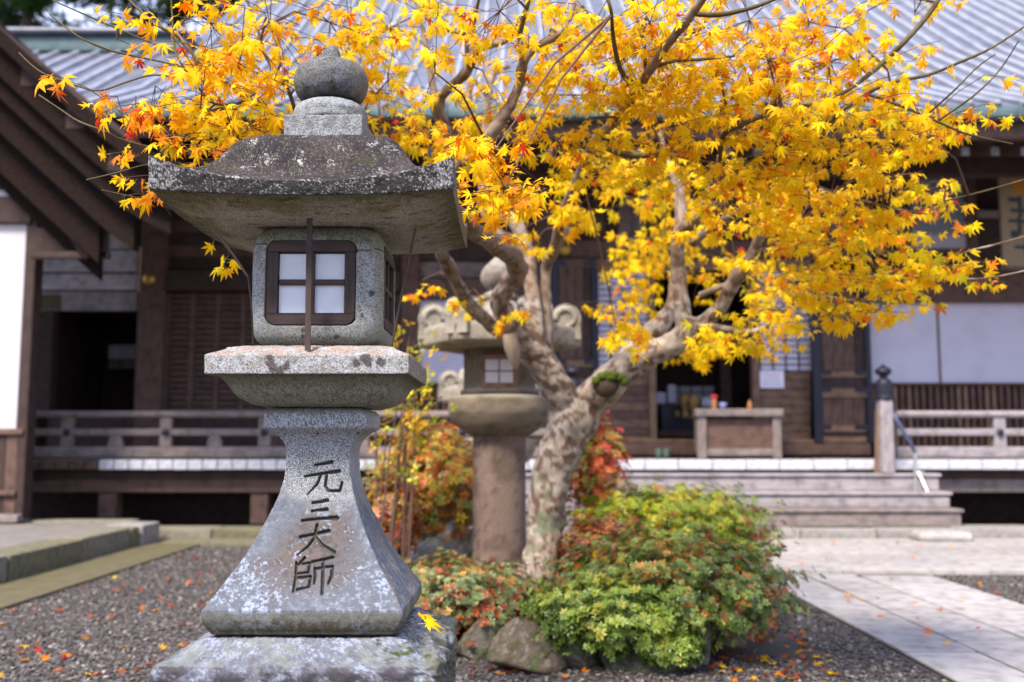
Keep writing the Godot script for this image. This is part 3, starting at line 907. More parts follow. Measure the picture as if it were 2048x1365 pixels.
func hall() -> void:
	var t := thing("temple_hall", "long timber temple hall with ribbed pale metal roof, open doorway and white wall panels", "temple hall", Vector3(2.8, 0, -15))
	var D := 15.0

	# roof: a sheet in three slopes, ribs running down it
	var rx0 := -9.5; var rx1 := 17.0
	var prof := [[-11.85, 5.30], [-13.6, 6.13], [-16.3, 7.80], [-21.5, 11.6]]
	var sheet := func(x0: float, x1: float, rows: int) -> ArrayMesh:
		var m := MB.new()
		for k in rows:
			var a := Vector3(0, prof[k][1], prof[k][0]); var b := Vector3(0, prof[k + 1][1], prof[k + 1][0])
			var dn := Vector3(0, -0.14, 0)
			var l := Vector3(x0, 0, 0); var r := Vector3(x1, 0, 0)
			m.face(l + a, l + b, r + b, r + a)
			m.face(l + a + dn, r + a + dn, r + b + dn, l + b + dn)
			if k == 0: m.face(l + a, r + a, r + a + dn, l + a + dn)
			m.face(l + a, l + a + dn, l + b + dn, l + b)
			m.face(r + a, r + b, r + b + dn, r + a + dn)
		return m.mesh()
	var roof := part("roof", sheet.call(-5.6, rx1, 3), M.roof, t)
	var wing := part("wing_roof", sheet.call(rx0, -5.62, 2), M.roof, t)
	for k in 78:
		var x := rx0 + 0.17 + 0.34 * k
		if x > 16.9 or absf(x + 5.6) < 0.05: continue
		var rows := 3 if x > -5.6 else 2
		var m := MB.new()
		var p := []; var r := []
		for q in rows + 1:
			p.append(Vector3(0, prof[q][1] + 0.02, prof[q][0] + (0.02 if q == 0 else 0.0))); r.append(0.045)
		m.tube(p, r, 6)
		part("rib", m.mesh(), M.rib, roof if x > -5.6 else wing, Vector3(x, 0, 0))
	beam("ridge", wing, Vector3(rx0, 7.72, -16.1), Vector3(-5.5, 8.0, -16.7), M.rooftrim, 0.03)
	beam("ridge_cap", wing, Vector3(rx0, 8.0, -16.0), Vector3(-5.45, 8.12, -16.8), M.roof, 0.04)
	beam("verge_roll", roof, Vector3(-5.72, 8.1, -16.85), Vector3(-5.5, 8.35, -17.3), M.roof, 0.05)
	beam("ridge", roof, Vector3(-5.7, 11.5, -21.3), Vector3(rx1, 12.1, -21.9), M.rooftrim, 0.03)
	# eaves
	beam("eave_edge", t, Vector3(rx0, 5.13, -11.80), Vector3(rx1, 5.27, -11.95), M.rooftrim, 0.02)
	for k in 84:
		beam("eave_tile_end", t, Vector3(rx0 + 0.32 * k, 5.14, -11.77), Vector3(rx0 + 0.32 * k + 0.06, 5.30, -11.80), M.rooftrim, 0.01)
	beam("eave_board", t, Vector3(rx0, 4.93, -11.97), Vector3(rx1, 5.13, -12.1), M.brown_x, 0.01)
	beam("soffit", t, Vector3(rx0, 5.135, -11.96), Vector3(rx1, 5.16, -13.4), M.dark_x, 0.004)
	for k in 66:
		var x := -8.2 + 0.29 * k * 1.3
		if x > 16.0: break
		bar("rafter", t, Vector3(x, 4.86, -12.3), Vector3(x, 5.72, -15.3), 0.10, 0.11, M.brown_z)
		part("rafter_end", box_mesh(Vector3(0.10, 0.11, 0.012), 0.003), M.silver_y, t, Vector3(x, 4.857, -12.29))
	bar("eave_purlin", t, Vector3(rx0, 5.02, -13.6), Vector3(rx1, 5.02, -13.6), 0.24, 0.26, M.dark_z)
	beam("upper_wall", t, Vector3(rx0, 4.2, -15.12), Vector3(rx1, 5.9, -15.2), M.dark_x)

	beam("rear_wall", t, Vector3(-9.0, 0.0, -20.6), Vector3(16.5, 8.0, -20.8), M.brown_y)
	beam("end_wall", t, Vector3(-9.2, 0.0, -15.6), Vector3(-9.0, 5.6, -20.6), M.brown_z)
	beam("end_wall", t, Vector3(16.4, 0.0, -15.2), Vector3(16.6, 5.6, -20.6), M.brown_z)
	# the dark room behind the doorway
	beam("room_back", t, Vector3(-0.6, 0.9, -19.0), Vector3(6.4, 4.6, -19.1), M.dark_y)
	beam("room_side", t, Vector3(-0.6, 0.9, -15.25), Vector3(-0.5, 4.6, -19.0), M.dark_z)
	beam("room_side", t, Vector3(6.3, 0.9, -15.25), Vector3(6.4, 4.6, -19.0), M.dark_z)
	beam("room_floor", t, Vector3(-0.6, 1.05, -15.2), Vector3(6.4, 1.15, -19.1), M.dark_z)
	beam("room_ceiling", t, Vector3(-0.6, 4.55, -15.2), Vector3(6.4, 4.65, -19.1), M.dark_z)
	lattice(t, 1336, 772, 1430, 812, 4, 3, 18.6)
	slab("inner_pillar", t, 1441, 560, 1462, 872, 17.2, 0.25, M.brown_y)

	# pillars
	for q in [[275, 328], [536, 574], [800, 838], [1066, 1104]]:
		slab("pillar", t, q[0], 305, q[1], 912, 14.86, 0.36, M.brown_y, 0.03)
	for q in [2150, 2420]:
		slab("pillar", t, q, 305, q + 50, 912, 14.86, 0.36, M.brown_y, 0.03)
	for q in [[297, 558], [1130, 498], [1760, 498]]:   # round gilt nail covers
		var m := MB.new()
		m.lathe([[0.0, 0.05], [0.05, 0.045], [0.085, 0.02], [0.095, 0.0]].map(func(e): return [e[0], -e[1]]), 14, Vector3.ZERO)
		var o := part("nail_cover", m.mesh(), M.brass, t, at(q[0], q[1], 14.70))
		o.rotation.x = -PI / 2

	# left bays: boarded wall over fine shutters
	boards("wall_board", t, 328, 415, 800, 540, 5, false, 15.0, 0.06, ["dark_x", "brown_x", "dark_x"])
	slab("beam", t, 328, 540, 800, 582, 14.84, 0.25, M.dark_x, 0.015)
	for s in [[330, 534], [576, 798]]:
		var sh := slab("shutter", t, s[0], 586, s[1], 826, 15.02, 0.04, M.dark_x)
		for k in 20:
			var v := 589.0 + 12.0 * k
			slab("slat", sh, s[0] + 8, v, s[1] - 8, v + 5.5, 14.99, 0.03, M.brown_x, 0.003)
		for k in 5:
			var u := lerpf(s[0], s[1], k / 4.0)
			slab("shutter_stile", sh, u - 5 if k else u, 586, u + 5 if k < 4 else u, 826, 14.97, 0.05, M.brown_y, 0.004)
		slab("dado_board", t, s[0], 828, s[1], 905, 15.0, 0.05, M.dark_x)

	# white panelled bays on both sides of the door
	slab("head_wall", t, 838, 405, 1066, 480, 15.0, 0.08, M.brown_x)
	slab("beam", t, 838, 480, 1066, 520, 14.86, 0.25, M.dark_x, 0.015)
	slab("grey_board", t, 838, 521, 1066, 556, 15.0, 0.06, M.grey_x)
	slab("beam", t, 838, 557, 1066, 598, 14.86, 0.25, M.brown_x, 0.015)
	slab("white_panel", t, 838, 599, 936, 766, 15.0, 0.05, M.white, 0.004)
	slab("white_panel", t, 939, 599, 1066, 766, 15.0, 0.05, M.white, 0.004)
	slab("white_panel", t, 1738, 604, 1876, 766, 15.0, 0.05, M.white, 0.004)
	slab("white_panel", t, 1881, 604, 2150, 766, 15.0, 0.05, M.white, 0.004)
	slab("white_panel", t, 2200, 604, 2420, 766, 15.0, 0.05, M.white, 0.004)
	slab("panel_strip", t, 1877, 604, 1880, 766, 14.985, 0.03, M.tan_y, 0.002)
	for s in [[838, 1066], [1744, 2420]]:
		slab("dado_rail", t, s[0], 766, s[1], 771, 14.93, 0.1, M.brown_x, 0.004)
		slab("dado_backing", t, s[0], 770, s[1], 906, 15.06, 0.05, M.dark_x, 0.004)
		var u: float = s[0] + 3
		while u < s[1] - 8:
			slab("dado_slat", t, u, 771, u + 7.5, 906, 14.99, 0.05, M.brown_y if rng.randf() < 0.7 else M.tan_y, 0.004)
			u += 14.2
	# upper right
	slab("beam", t, 1740, 545, 2420, 603, 14.82, 0.28, M.brown_x, 0.015)
	slab("head_board", t, 1744, 400, 2420, 545, 15.08, 0.06, M.dark_x)
	slab("post", t, 1936, 330, 1956, 545, 14.9, 0.15, M.brown_y, 0.01)
	slab("post", t, 1800, 330, 1816, 545, 14.9, 0.15, M.brown_y, 0.01)
	var gw := slab("transom_window", t, 1822, 352, 1934, 500, 14.98, 0.03, plain(Color(0.20, 0.25, 0.30), 0.25), 0.003)
	slab("frame", gw, 1818, 346, 1938, 354, 14.93, 0.07, M.brown_x)
	slab("frame", gw, 1818, 498, 1938, 506, 14.93, 0.07, M.brown_x)
	slab("lower_pane", gw, 1822, 470, 1934, 497, 14.965, 0.012, plain(Color(0.42, 0.40, 0.46), 0.5), 0.003)
	slab("beam", t, 1956, 420, 2420, 434, 14.9, 0.14, M.grey_x, 0.01)

	# doorway
	slab("door_head", t, 1104, 480, 1744, 516, 14.84, 0.26, M.brown_x, 0.015)
	boards("head_slat", t, 1104, 395, 1740, 480, 24, true, 15.0, 0.05, ["brown_y", "dark_y", "brown_y", "grey_y"])
	slab("lintel", t, 1192, 518, 1624, 541, 14.9, 0.2, M.tan_x, 0.01)
	for q in [[1298, 1312], [1505, 1519]]:
		slab("door_post", t, q[0], 541, q[1], 884, 14.88, 0.18, M.tan_y, 0.008)
	lattice(t, 1196, 543, 1298, 736, 4, 16, 14.95)
	lattice(t, 1519, 543, 1622, 742, 4, 16, 14.95)
	boards("wainscot_board", t, 1196, 738, 1298, 872, 8, false, 14.96, 0.04, ["tan_x", "tan_x", "brown_x"], 1.0)
	boards("wainscot_board", t, 1519, 744, 1622, 882, 8, false, 14.96, 0.04, ["tan_x"], 1.0)
	slab("wainscot_foot", t, 1104, 873, 1298, 888, 14.9, 0.12, M.tan_x)
	slab("threshold", t, 1066, 886, 1744, 912, 14.72, 0.35, M.brown_x, 0.02)
	slab("threshold_cap", t, 1066, 879, 1744, 886, 14.75, 0.3, M.tan_x, 0.01)
	door_leaf(t, 1104, 517, 1194, 880, 14.74)
	door_leaf(t, 1626, 560, 1744, 886, 14.70)

	# veranda
	beam("veranda_bed", t, Vector3(-8.0, 0.70, -13.35), Vector3(12.5, 0.89, -15.2), M.dark_x)
	var x := -6.6
	var k := 0
	while x < 12.3:
		var w := 0.195 if x < 0.3 else 0.444
		var m: Material = M["grey_z"] if k % 3 else M["silver_z"]
		beam("floor_board", t, Vector3(x, 0.895, -13.22), Vector3(x + w - 0.008, 0.957 + rng.randf_range(-0.003, 0.003), -15.0), m, 0.005)
		var dim := x < -5.55
		beam("board_end", t, Vector3(x, 0.83 + rng.randf_range(-0.004, 0.004), -13.17), Vector3(x + w - 0.012, 0.96, -13.218), M.brown_x if dim else M.endpaint, 0.008)
		x += w; k += 1
	beam("veranda_beam", t, Vector3(-7.2, 0.52, -13.38), Vector3(0.1, 0.80, -13.6), M.brown_x, 0.015)
	beam("veranda_beam", t, Vector3(5.6, 0.52, -13.38), Vector3(12.4, 0.80, -13.6), M.grey_x, 0.015)
	for u in [-140, 195, 500, 800, 1000, 2120, 2400]:
		slab("veranda_post", t, u, 946, u + 36, 1050, 13.42, 0.26, M.brown_y, 0.02)
	beam("under_wall", t, Vector3(-8.0, 0.0, -15.0), Vector3(12.5, 0.7, -15.1), M.dark_x)

	# the wing beyond the first pillar
	for q in [[418, 498, "pale_x"], [501, 544, "pale_x"], [548, 580, "pale_x"], [583, 622, "silver_x"]]:
		slab("wing_board", t, 40, q[0], 274, q[1], 15.05, 0.06, M[q[2]], 0.006)
	slab("wing_backing", t, 20, 410, 276, 624, 15.13, 0.06, M.dark_x)
	slab("moss_stain_board", t, 62, 590, 118, 619, 15.03, 0.02, M.moss, 0.004)
	slab("wing_head", t, -60, 330, 274, 417, 15.1, 0.06, M.dark_x)
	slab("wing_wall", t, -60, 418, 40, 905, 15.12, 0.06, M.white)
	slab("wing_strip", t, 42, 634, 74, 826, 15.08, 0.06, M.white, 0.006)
	slab("wing_post", t, 75, 624, 100, 905, 15.0, 0.2, M.dark_y)
	slab("wing_back", t, 40, 600, 300, 905, 17.5, 0.08, M.dark_y)
	slab("wing_side", t, 76, 600, 80, 905, 15.2, 2.4, M.dark_z)
	slab("wing_side", t, 268, 600, 272, 905, 15.2, 2.4, M.dark_z)
	slab("wing_ceiling", t, 40, 604, 300, 612, 15.2, 2.4, M.dark_z)
	slab("wing_sill", t, 60, 828, 276, 906, 15.0, 0.08, M.dark_x)
	slab("inner_white_board", t, 216, 690, 284, 718, 16.6, 0.06, M.endpaint)
	slab("inner_rail", t, 216, 720, 284, 738, 16.6, 0.06, M.grey_x)


func small_temple_things() -> void:
	# steps
	var s := thing("wooden_steps", "wide weathered grey wooden steps below the veranda", "steps", Vector3(2.84, 0.15, -12.9))
	for q in [[12.9, 0.786, 0.565, "silver_x"], [12.6, 0.565, 0.372, "silver_x"], [12.3, 0.372, 0.158, "grey_x"]]:
		beam("riser", s, Vector3(0.17, q[2], -q[0] - 0.03), Vector3(5.50, q[1] - 0.045, -13.3), M[q[3]], 0.01)
		beam("tread", s, Vector3(0.15, q[1] - 0.043, -q[0]), Vector3(5.53, q[1], -q[0] - 0.42), M[q[3]], 0.012)
	# newel posts with black caps
	for q in [[1775.0, "weathered newel post with black onion cap at right end of the steps"], [1147.0, "newel post with black onion cap half hidden behind the maple fork"]]:
		var b := at(q[0], 945, 12.98)
		b.y = 0.786
		var t := thing("newel_post", q[1], "post", b, "capped posts at the head of the steps")
		var top := at(q[0], 800, 12.98).y
		part("shaft", box_mesh(Vector3(0.17, top - b.y, 0.17), 0.02), M.silver_y, t, Vector3(b.x, (top + b.y) / 2, b.z))
		var m := MB.new()
		m.lathe(curve([[0.108, 0.0], [0.112, 0.02], [0.104, 0.05], [0.106, 0.10], [0.108, 0.19], [0.10, 0.235], [0.07, 0.268], [0.045, 0.285], [0.042, 0.30], [0.062, 0.315], [0.098, 0.345], [0.108, 0.375], [0.088, 0.405], [0.045, 0.428], [0.02, 0.452], [0.002, 0.47]], 0.02), 20, Vector3.ZERO)
		part("onion_cap", m.mesh(), M.iron, t, Vector3(b.x, top, b.z))
		for w in [-1, 1]:
			bar("brace", t, b + Vector3(w * 0.10, 0, -0.10), Vector3(b.x + w * 0.075, top - 0.14, b.z - 0.05), 0.045, 0.07, M.tan_y)
	# railings
	for q in [[40.0, 1128.0, 132.0, 198.0, "long weathered veranda railing in front of the brown shutters at left", "grey"], [1796.0, 2420.0, 2002.0, 198.0, "pale weathered veranda railing below the white panels at right", "silver"]]:
		var a := at(q[0], 900, 13.4); var e := at(q[1], 900, 13.4)
		var t := thing("veranda_railing", q[4], "railing", Vector3((a.x + e.x) / 2, 0.957, -13.4), "veranda railings")
		var mx: Material = M[q[5] + "_x"]; var my: Material = M[q[5] + "_y"]
		slab("top_rail", t, q[0], 822, q[1], 836, 13.36, 0.10, mx, 0.025)
		slab("middle_rail", t, q[0], 858, q[1], 872, 13.38, 0.07, mx, 0.01)
		slab("foot_board", t, q[0], 894, q[1], 916, 13.35, 0.12, mx, 0.01)
		var u: float = q[2]
		while u < q[1]:
			var po := slab("post", t, u - 12, 836, u + 12, 894, 13.385, 0.09, my, 0.008)
			var m := MB.new()
			m.lathe([[0.05, 0.0], [0.045, 0.012], [0.02, 0.022], [0.0, 0.024]], 10, Vector3.ZERO)
			var nl := part("nail_cover", m.mesh(), M.iron, po, at(u, 865, 13.355))
			nl.rotation.x = PI / 2
			if u + 99 < q[1] or u - 99 > q[0]:
				var us := u + 99 if u + 99 < q[1] - 8 else u - 99
				var poly := PackedVector2Array([Vector2(-0.105, 0), Vector2(0.105, 0), Vector2(0.07, 0.15), Vector2(-0.07, 0.15)])
				var p := at(us, 894, 13.42)
				part("strut", extrude(poly, 0.08, 0.006).mesh(), my, t, p)
			u += q[3]
	# offertory box
	var ob := at(1478, 916, 13.85)
	var o := thing("offertory_box", "broad weathered grey wooden offering box before the open doorway", "offering box", Vector3(ob.x, 0.957, -14.1))
	slab("front_panel", o, 1414, 838, 1547, 898, 13.86, 0.04, M.brown_x)
	for q in [[1396, 1414], [1547, 1564]]:
		slab("corner_post", o, q[0], 832, q[1], 918, 13.8, 0.1, M.grey_y)
		slab("rear_post", o, q[0], 832, q[1], 918, 14.35, 0.1, M.silver_y)
		slab("side_panel", o, q[0] + 5, 838, q[1] - 5, 905, 13.9, 0.45, M.grey_z)
	slab("foot_rail", o, 1410, 898, 1551, 913, 13.83, 0.07, M.grey_x)
	slab("top_rail", o, 1392, 818, 1568, 833, 13.76, 0.14, M.grey_x)
	slab("rear_top_rail", o, 1394, 818, 1564, 831, 14.36, 0.14, M.silver_x)
	for k in 9:
		slab("grate_bar", o, 1402 + 18 * k, 820, 1410 + 18 * k, 827, 13.9, 0.46, M.brown_z)
	slab("back_panel", o, 1414, 838, 1547, 905, 14.38, 0.03, M.brown_x)
	# small things on and behind the box
	var put := func(called: String, label: String, cat: String, u: float, v0: float, v1: float, d: float, prof: Array, mat: Material, group := "") -> Node3D:
		var b := at(u, v1, d)
		var h := at(u, v0, d).y - b.y
		var m := MB.new()
		m.lathe(prof.map(func(e): return [e[0], e[1] * h]), 16, Vector3.ZERO)
		return tag(part(called, m.mesh(), mat, self, b), label, cat, group)
	var orange := plain(Color(0.42, 0.18, 0.06), 0.6)
	var red := plain(Color(0.5, 0.03, 0.04), 0.5)
	var blue := plain(Color(0.30, 0.33, 0.62), 0.5)
	var rod := [[0.0, 0.0], [0.036, 0.0], [0.036, 0.95], [0.03, 1.0], [0.0, 1.0]]
	var c1: Node3D = put.call("candle_stand", "orange cup with red top on left end of the offering box", "candle stand", 1429.0, 799.0, 819.5, 13.9, rod, orange)
	part("red_top", box_mesh(Vector3(0.09, 0.05, 0.09), 0.02), red, c1, at(1428, 794, 13.9))
	put.call("small_bottle", "small orange bottle on right side of the offering box", "bottle", 1500.0, 801.0, 819.5, 13.9, [[0.0, 0.0], [0.034, 0.0], [0.034, 0.6], [0.016, 0.8], [0.016, 1.0], [0.0, 1.0]], orange)
	put.call("blue_bowl", "small blue and white bowl beside the red topped cup", "bowl", 1446.0, 806.0, 819.5, 13.95, [[0.0, 0.0], [0.03, 0.0], [0.055, 0.6], [0.06, 1.0], [0.05, 0.96], [0.0, 0.3]], blue)
	# altar furniture in the dark room
	var cab := slab("altar_chest", self, 1322, 812, 1388, 868, 16.3, 0.5, M.iron, 0.02)
	tag(cab, "black lacquered chest in the shade just inside the doorway", "chest")
	slab("chest_foot", cab, 1318, 862, 1392, 874, 16.26, 0.58, M.brown_x)
	slab("chest_lock", cab, 1352, 822, 1360, 834, 16.285, 0.02, M.brass, 0.004)
	var vase := [[0.0, 0.0], [0.07, 0.0], [0.055, 0.12], [0.04, 0.3], [0.10, 0.62], [0.115, 0.78], [0.06, 0.92], [0.075, 1.0], [0.05, 0.98]]
	put.call("altar_vase", "left one of two ochre vases in the dim doorway", "vase", 1371.0, 789.0, 836.0, 15.9, vase, plain(Color(0.32, 0.19, 0.07), 0.5), "vases inside the doorway")
	put.call("altar_vase", "right one of two ochre vases in the dim doorway", "vase", 1388.0, 790.0, 838.0, 15.8, vase, plain(Color(0.32, 0.19, 0.07), 0.5), "vases inside the doorway")
	for q in [[1312, 785, 1332, 808, 16.8, "small pale box at far left of the doorway's shelf"], [1336, 770, 1352, 806, 16.9, "tall pale paper box behind the black chest"], [1404, 796, 1432, 814, 16.0, "folded pale blue cloth beside the ochre vases"]]:
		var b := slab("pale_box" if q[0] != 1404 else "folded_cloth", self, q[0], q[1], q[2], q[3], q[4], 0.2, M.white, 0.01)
		tag(b, q[5], "box" if q[0] != 1404 else "cloth")
	var shelf := slab("altar_shelf", self, 1310, 808, 1440, 815, 16.6, 0.6, M.brown_x)
	tag(shelf, "dim wooden shelf inside the doorway carrying pale boxes", "shelf")
	for u in [1316, 1434]: slab("leg", shelf, u - 4, 815, u + 4, 884, 16.62, 0.08, M.brown_y)
	# sandals / green slippers at the threshold
	for q in [[1318, "left one of two small green cups on the veranda floor"], [1333, "right one of two small green cups on the veranda floor"]]:
		put.call("green_cup", q[1], "cup", q[0], 898.0, 914.5, 14.0, [[0.0, 0.0], [0.04, 0.0], [0.05, 1.0], [0.044, 0.98], [0.0, 0.3]], plain(Color(0.08, 0.13, 0.11), 0.5), "green cups on the veranda")
	# notice
	var img := Image.create(96, 64, false, Image.FORMAT_RGB8)
	img.fill(Color(0.93, 0.92, 0.97))
	var r2 := RandomNumberGenerator.new()
	r2.seed = 5
	for row in 6:
		var xx := 8
		while xx < 84:
			var w := r2.randi_range(2, 7)
			img.fill_rect(Rect2i(xx, 8 + row * 9, w, 4), Color(0.80, 0.55, 0.62) if row in [1, 2] else Color(0.55, 0.55, 0.66))
			xx += w + 2
	var nm := StandardMaterial3D.new()
	nm.albedo_texture = ImageTexture.create_from_image(img)
	nm.roughness = 0.7
	var qm := QuadMesh.new()
	var a := at(1521, 743, 14.9); var e := at(1568, 776, 14.9)
	qm.size = Vector2(e.x - a.x, a.y - e.y)
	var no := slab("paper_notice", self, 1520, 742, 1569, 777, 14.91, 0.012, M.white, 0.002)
	tag(no, "white paper notice fixed below the right lattice screen", "notice")
	part("print", qm, nm, no, Vector3((a.x + e.x) / 2, (a.y + e.y) / 2, -14.905))
	# hanging board at the right edge
	var sg := Image.create(128, 256, false, Image.FORMAT_RGB8)
	sg.fill(Color(0.50, 0.43, 0.33))
	for q in [[30, 20, 40, 40, 0], [20, 70, 30, 12, 1], [44, 66, 10, 56, 1], [24, 100, 40, 10, 1], [18, 130, 54, 9, 1], [40, 122, 10, 50, 1], [22, 160, 20, 20, 1], [84, 30, 9, 70, 1], [76, 60, 34, 9, 1], [84, 130, 26, 8, 1], [90, 120, 9, 60, 1], [30, 200, 60, 9, 1], [54, 190, 10, 44, 1]]:
		sg.fill_rect(Rect2i(q[0], q[1], q[2], q[3]), Color(0.66, 0.42, 0.14) if q[4] == 0 else Color(0.16, 0.20, 0.19))
	var sm := StandardMaterial3D.new()
	sm.albedo_texture = ImageTexture.create_from_image(sg)
	sm.roughness = 0.8
	var p := at(2052, 440, 13.6)
	var sb := thing("sign_board", "weathered pale wooden board with dark brushed writing hung at right edge", "sign board", p)
	sb.rotation = Vector3(-0.10, 0, -0.05)
	for q in [["board", box_mesh(Vector3(0.72, 1.40, 0.05), 0.01), M.tan_y, Vector3.ZERO], ["frame", box_mesh(Vector3(0.80, 0.05, 0.07), 0.01), M.brown_x, Vector3(0, 0.72, 0)], ["frame", box_mesh(Vector3(0.80, 0.05, 0.07), 0.01), M.brown_x, Vector3(0, -0.72, 0)]]:
		var w := part(q[0], q[1], q[2], sb)
		w.position = q[3]
	var fq := QuadMesh.new()
	fq.size = Vector2(0.70, 1.37)
	var w := part("writing", fq, sm, sb)
	w.position = Vector3(0, 0, 0.028)
	# hand rail beside the steps
	var hr := thing("hand_rail", "thin metal hand rail with slanting brace beside the steps", "hand rail", ground_at(1833, 1055, 0.05))
	var rail := func(called: String, pts: Array, r: float, mat: Material) -> void:
		var m := MB.new()
		var rr := []
		for q in pts: rr.append(r)
		m.tube(pts, rr, 8)
		part(called, m.mesh(), mat, hr)
	var foot := ground_at(1833, 1056, 0.10)
	var head := at(1831, 908, -foot.z)
	rail.call("sloping_pipe", [at(1786, 826, 12.95), at(1800, 850, 12.8), head + Vector3(0, 0.02, 0)], 0.024, M.bluepipe)
	rail.call("upright", [foot - Vector3(0, 0.1, 0), head], 0.023, M.steel)
	rail.call("brace", [at(1838, 945, -foot.z), ground_at(1890, 1058, 0.12)], 0.02, M.steel)
	rail.call("collar", [at(1830, 946, -foot.z + 0.02), at(1848, 948, -foot.z + 0.02)], 0.034, M.steel)
	var fs := ground_at(1896, 1087, 0.03)
	var st := part("footing_stone", box_mesh(Vector3(0.62, 0.13, 0.36), 0.05), M.paving_2, self, fs + Vector3(0, 0.06, -0.16))
	tag(st, "flat pale stone at the foot of the hand rail's brace", "stone")


# ---------------------------------------------------------------- side building at left
func side_building() -> void:
	var t := thing("side_building", "side building at left with white plaster wall and deep dark eaves", "building", Vector3(-8, 0.24, -12))
	slab("plaster_wall", t, -420, 380, 44, 862, 12.0, 0.15, M.cream, 0.01)
	slab("corner_post", t, 40, 405, 60, 1040, 11.96, 0.22, M.dark_y, 0.015)
	boards("dado_board", t, -420, 868, 40, 1036, 14, true, 11.97, 0.05, ["brown_y", "brown_y", "dark_y"])
	slab("dado_cap", t, -420, 858, 44, 870, 11.93, 0.12, M.brown_x)
	slab("dado_rail", t, -420, 982, 28, 992, 11.92, 0.08, M.brown_x)
	slab("sill", t, -420, 1030, 34, 1048, 11.85, 0.3, M.grey_x, 0.02)
	slab("tie_beam", t, -420, 392, 62, 446, 11.92, 0.26, M.dark_x, 0.015)
	slab("gable_panel", t, -420, 240, 30, 392, 12.02, 0.1, M.brown_x)
	# roof, swept out along the slope
	var line_pts := [[-330, -245], [0, 62], [70, 126], [135, 184], [200, 242], [265, 288], [330, 320], [392, 338]]
	var pts := []
	for q in curve(line_pts.map(func(e): return [e[0], e[1], 0.0]), 30.0): pts.append(at(q[0], q[1], 10.8))
	var strip := func(up: float, down: float, z0: float, z1: float, last: int) -> ArrayMesh:
		var m := MB.new()
		var n := pts.size() - last
		for k in n - 1:
			var a: Vector3 = pts[k]; var b: Vector3 = pts[k + 1]
			var q := []
			for e in [a, b]:
				for h in [up, down]:
					for z in [z0, z1]: q.append(Vector3(e.x, e.y + h, z))
			m.face(q[1], q[5], q[4], q[0])
			m.face(q[2], q[6], q[7], q[3])
			m.face(q[0], q[4], q[6], q[2])
			m.face(q[1], q[3], q[7], q[5])
			if k == n - 2: m.face(q[4], q[5], q[7], q[6])
		return m.mesh()
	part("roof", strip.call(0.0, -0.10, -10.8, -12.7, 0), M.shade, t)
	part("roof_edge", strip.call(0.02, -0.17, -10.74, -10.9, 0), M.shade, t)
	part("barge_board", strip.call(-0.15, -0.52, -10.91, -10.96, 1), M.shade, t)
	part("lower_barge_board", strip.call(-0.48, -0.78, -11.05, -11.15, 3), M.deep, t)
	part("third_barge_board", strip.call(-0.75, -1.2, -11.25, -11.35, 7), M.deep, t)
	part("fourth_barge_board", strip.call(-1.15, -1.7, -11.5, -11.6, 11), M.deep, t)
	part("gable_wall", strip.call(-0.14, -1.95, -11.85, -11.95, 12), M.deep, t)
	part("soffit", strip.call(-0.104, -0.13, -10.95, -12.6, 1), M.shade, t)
	for q in [[60, 150], [150, 235], [235, 320]]:
		var p := at(q[0], q[1], 10.9)
		beam("purlin", t, p + Vector3(-0.12, -0.14, 0), Vector3(p.x + 0.12, p.y + 0.14, -12.5), M.dark_z, 0.02)
	for k in 4:
		var z := -11.2 - 0.40 * k
		bar("rafter", t, Vector3(pts[2].x, pts[2].y - 0.2, z), Vector3(pts[-3].x, pts[-3].y - 0.2, z), 0.09, 0.11, M.dark_x)
	var b0 := at(-10, 240, 11.6); var b1 := at(190, 512, 11.6)
	bar("brace", t, b0, b1, 0.14, 0.24, M.shade, 0.015)
	slab("hanger", t, 205, 395, 215, 515, 11.6, 0.06, M.dark_y)
	slab("hanger_rail", t, 60, 503, 216, 517, 11.6, 0.08, M.dark_x)
	slab("bracket_board", t, 62, 455, 205, 503, 11.9, 0.06, M.dark_x)


# ---------------------------------------------------------------- the lanterns behind the tree
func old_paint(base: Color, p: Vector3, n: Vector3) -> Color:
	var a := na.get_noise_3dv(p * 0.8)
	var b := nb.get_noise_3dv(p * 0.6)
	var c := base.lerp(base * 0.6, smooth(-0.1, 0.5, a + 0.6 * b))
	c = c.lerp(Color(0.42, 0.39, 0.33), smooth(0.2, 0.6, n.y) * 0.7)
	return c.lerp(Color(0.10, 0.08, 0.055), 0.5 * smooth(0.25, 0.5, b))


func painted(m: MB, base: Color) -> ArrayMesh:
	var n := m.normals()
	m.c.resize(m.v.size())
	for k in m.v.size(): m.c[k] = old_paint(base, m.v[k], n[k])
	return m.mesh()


func rounded(prof: Array, sides: int, soft: bool) -> MB:   # a lathe; few sides give flat faces with edges of their own
	var m := MB.new()
	if soft:
		m.lathe(prof, sides, Vector3.ZERO)
		return m
	for k in sides:
		var w0 := TAU * k / sides; var w1 := TAU * (k + 1) / sides
		var k0 := m.v.size()
		var cut := 10
		for q in prof:
			for j in cut + 1:
				var a := Vector3(cos(w0), 0, sin(w0)); var b := Vector3(cos(w1), 0, sin(w1))
				m.v.append(a.lerp(b, float(j) / cut) * q[0] + Vector3(0, q[1], 0))
		for n in prof.size() - 1:
			for j in cut:
				var a := k0 + n * (cut + 1) + j
				m.tri(a, a + 1, a + cut + 1); m.tri(a + 1, a + cut + 2, a + cut + 1)
	return m


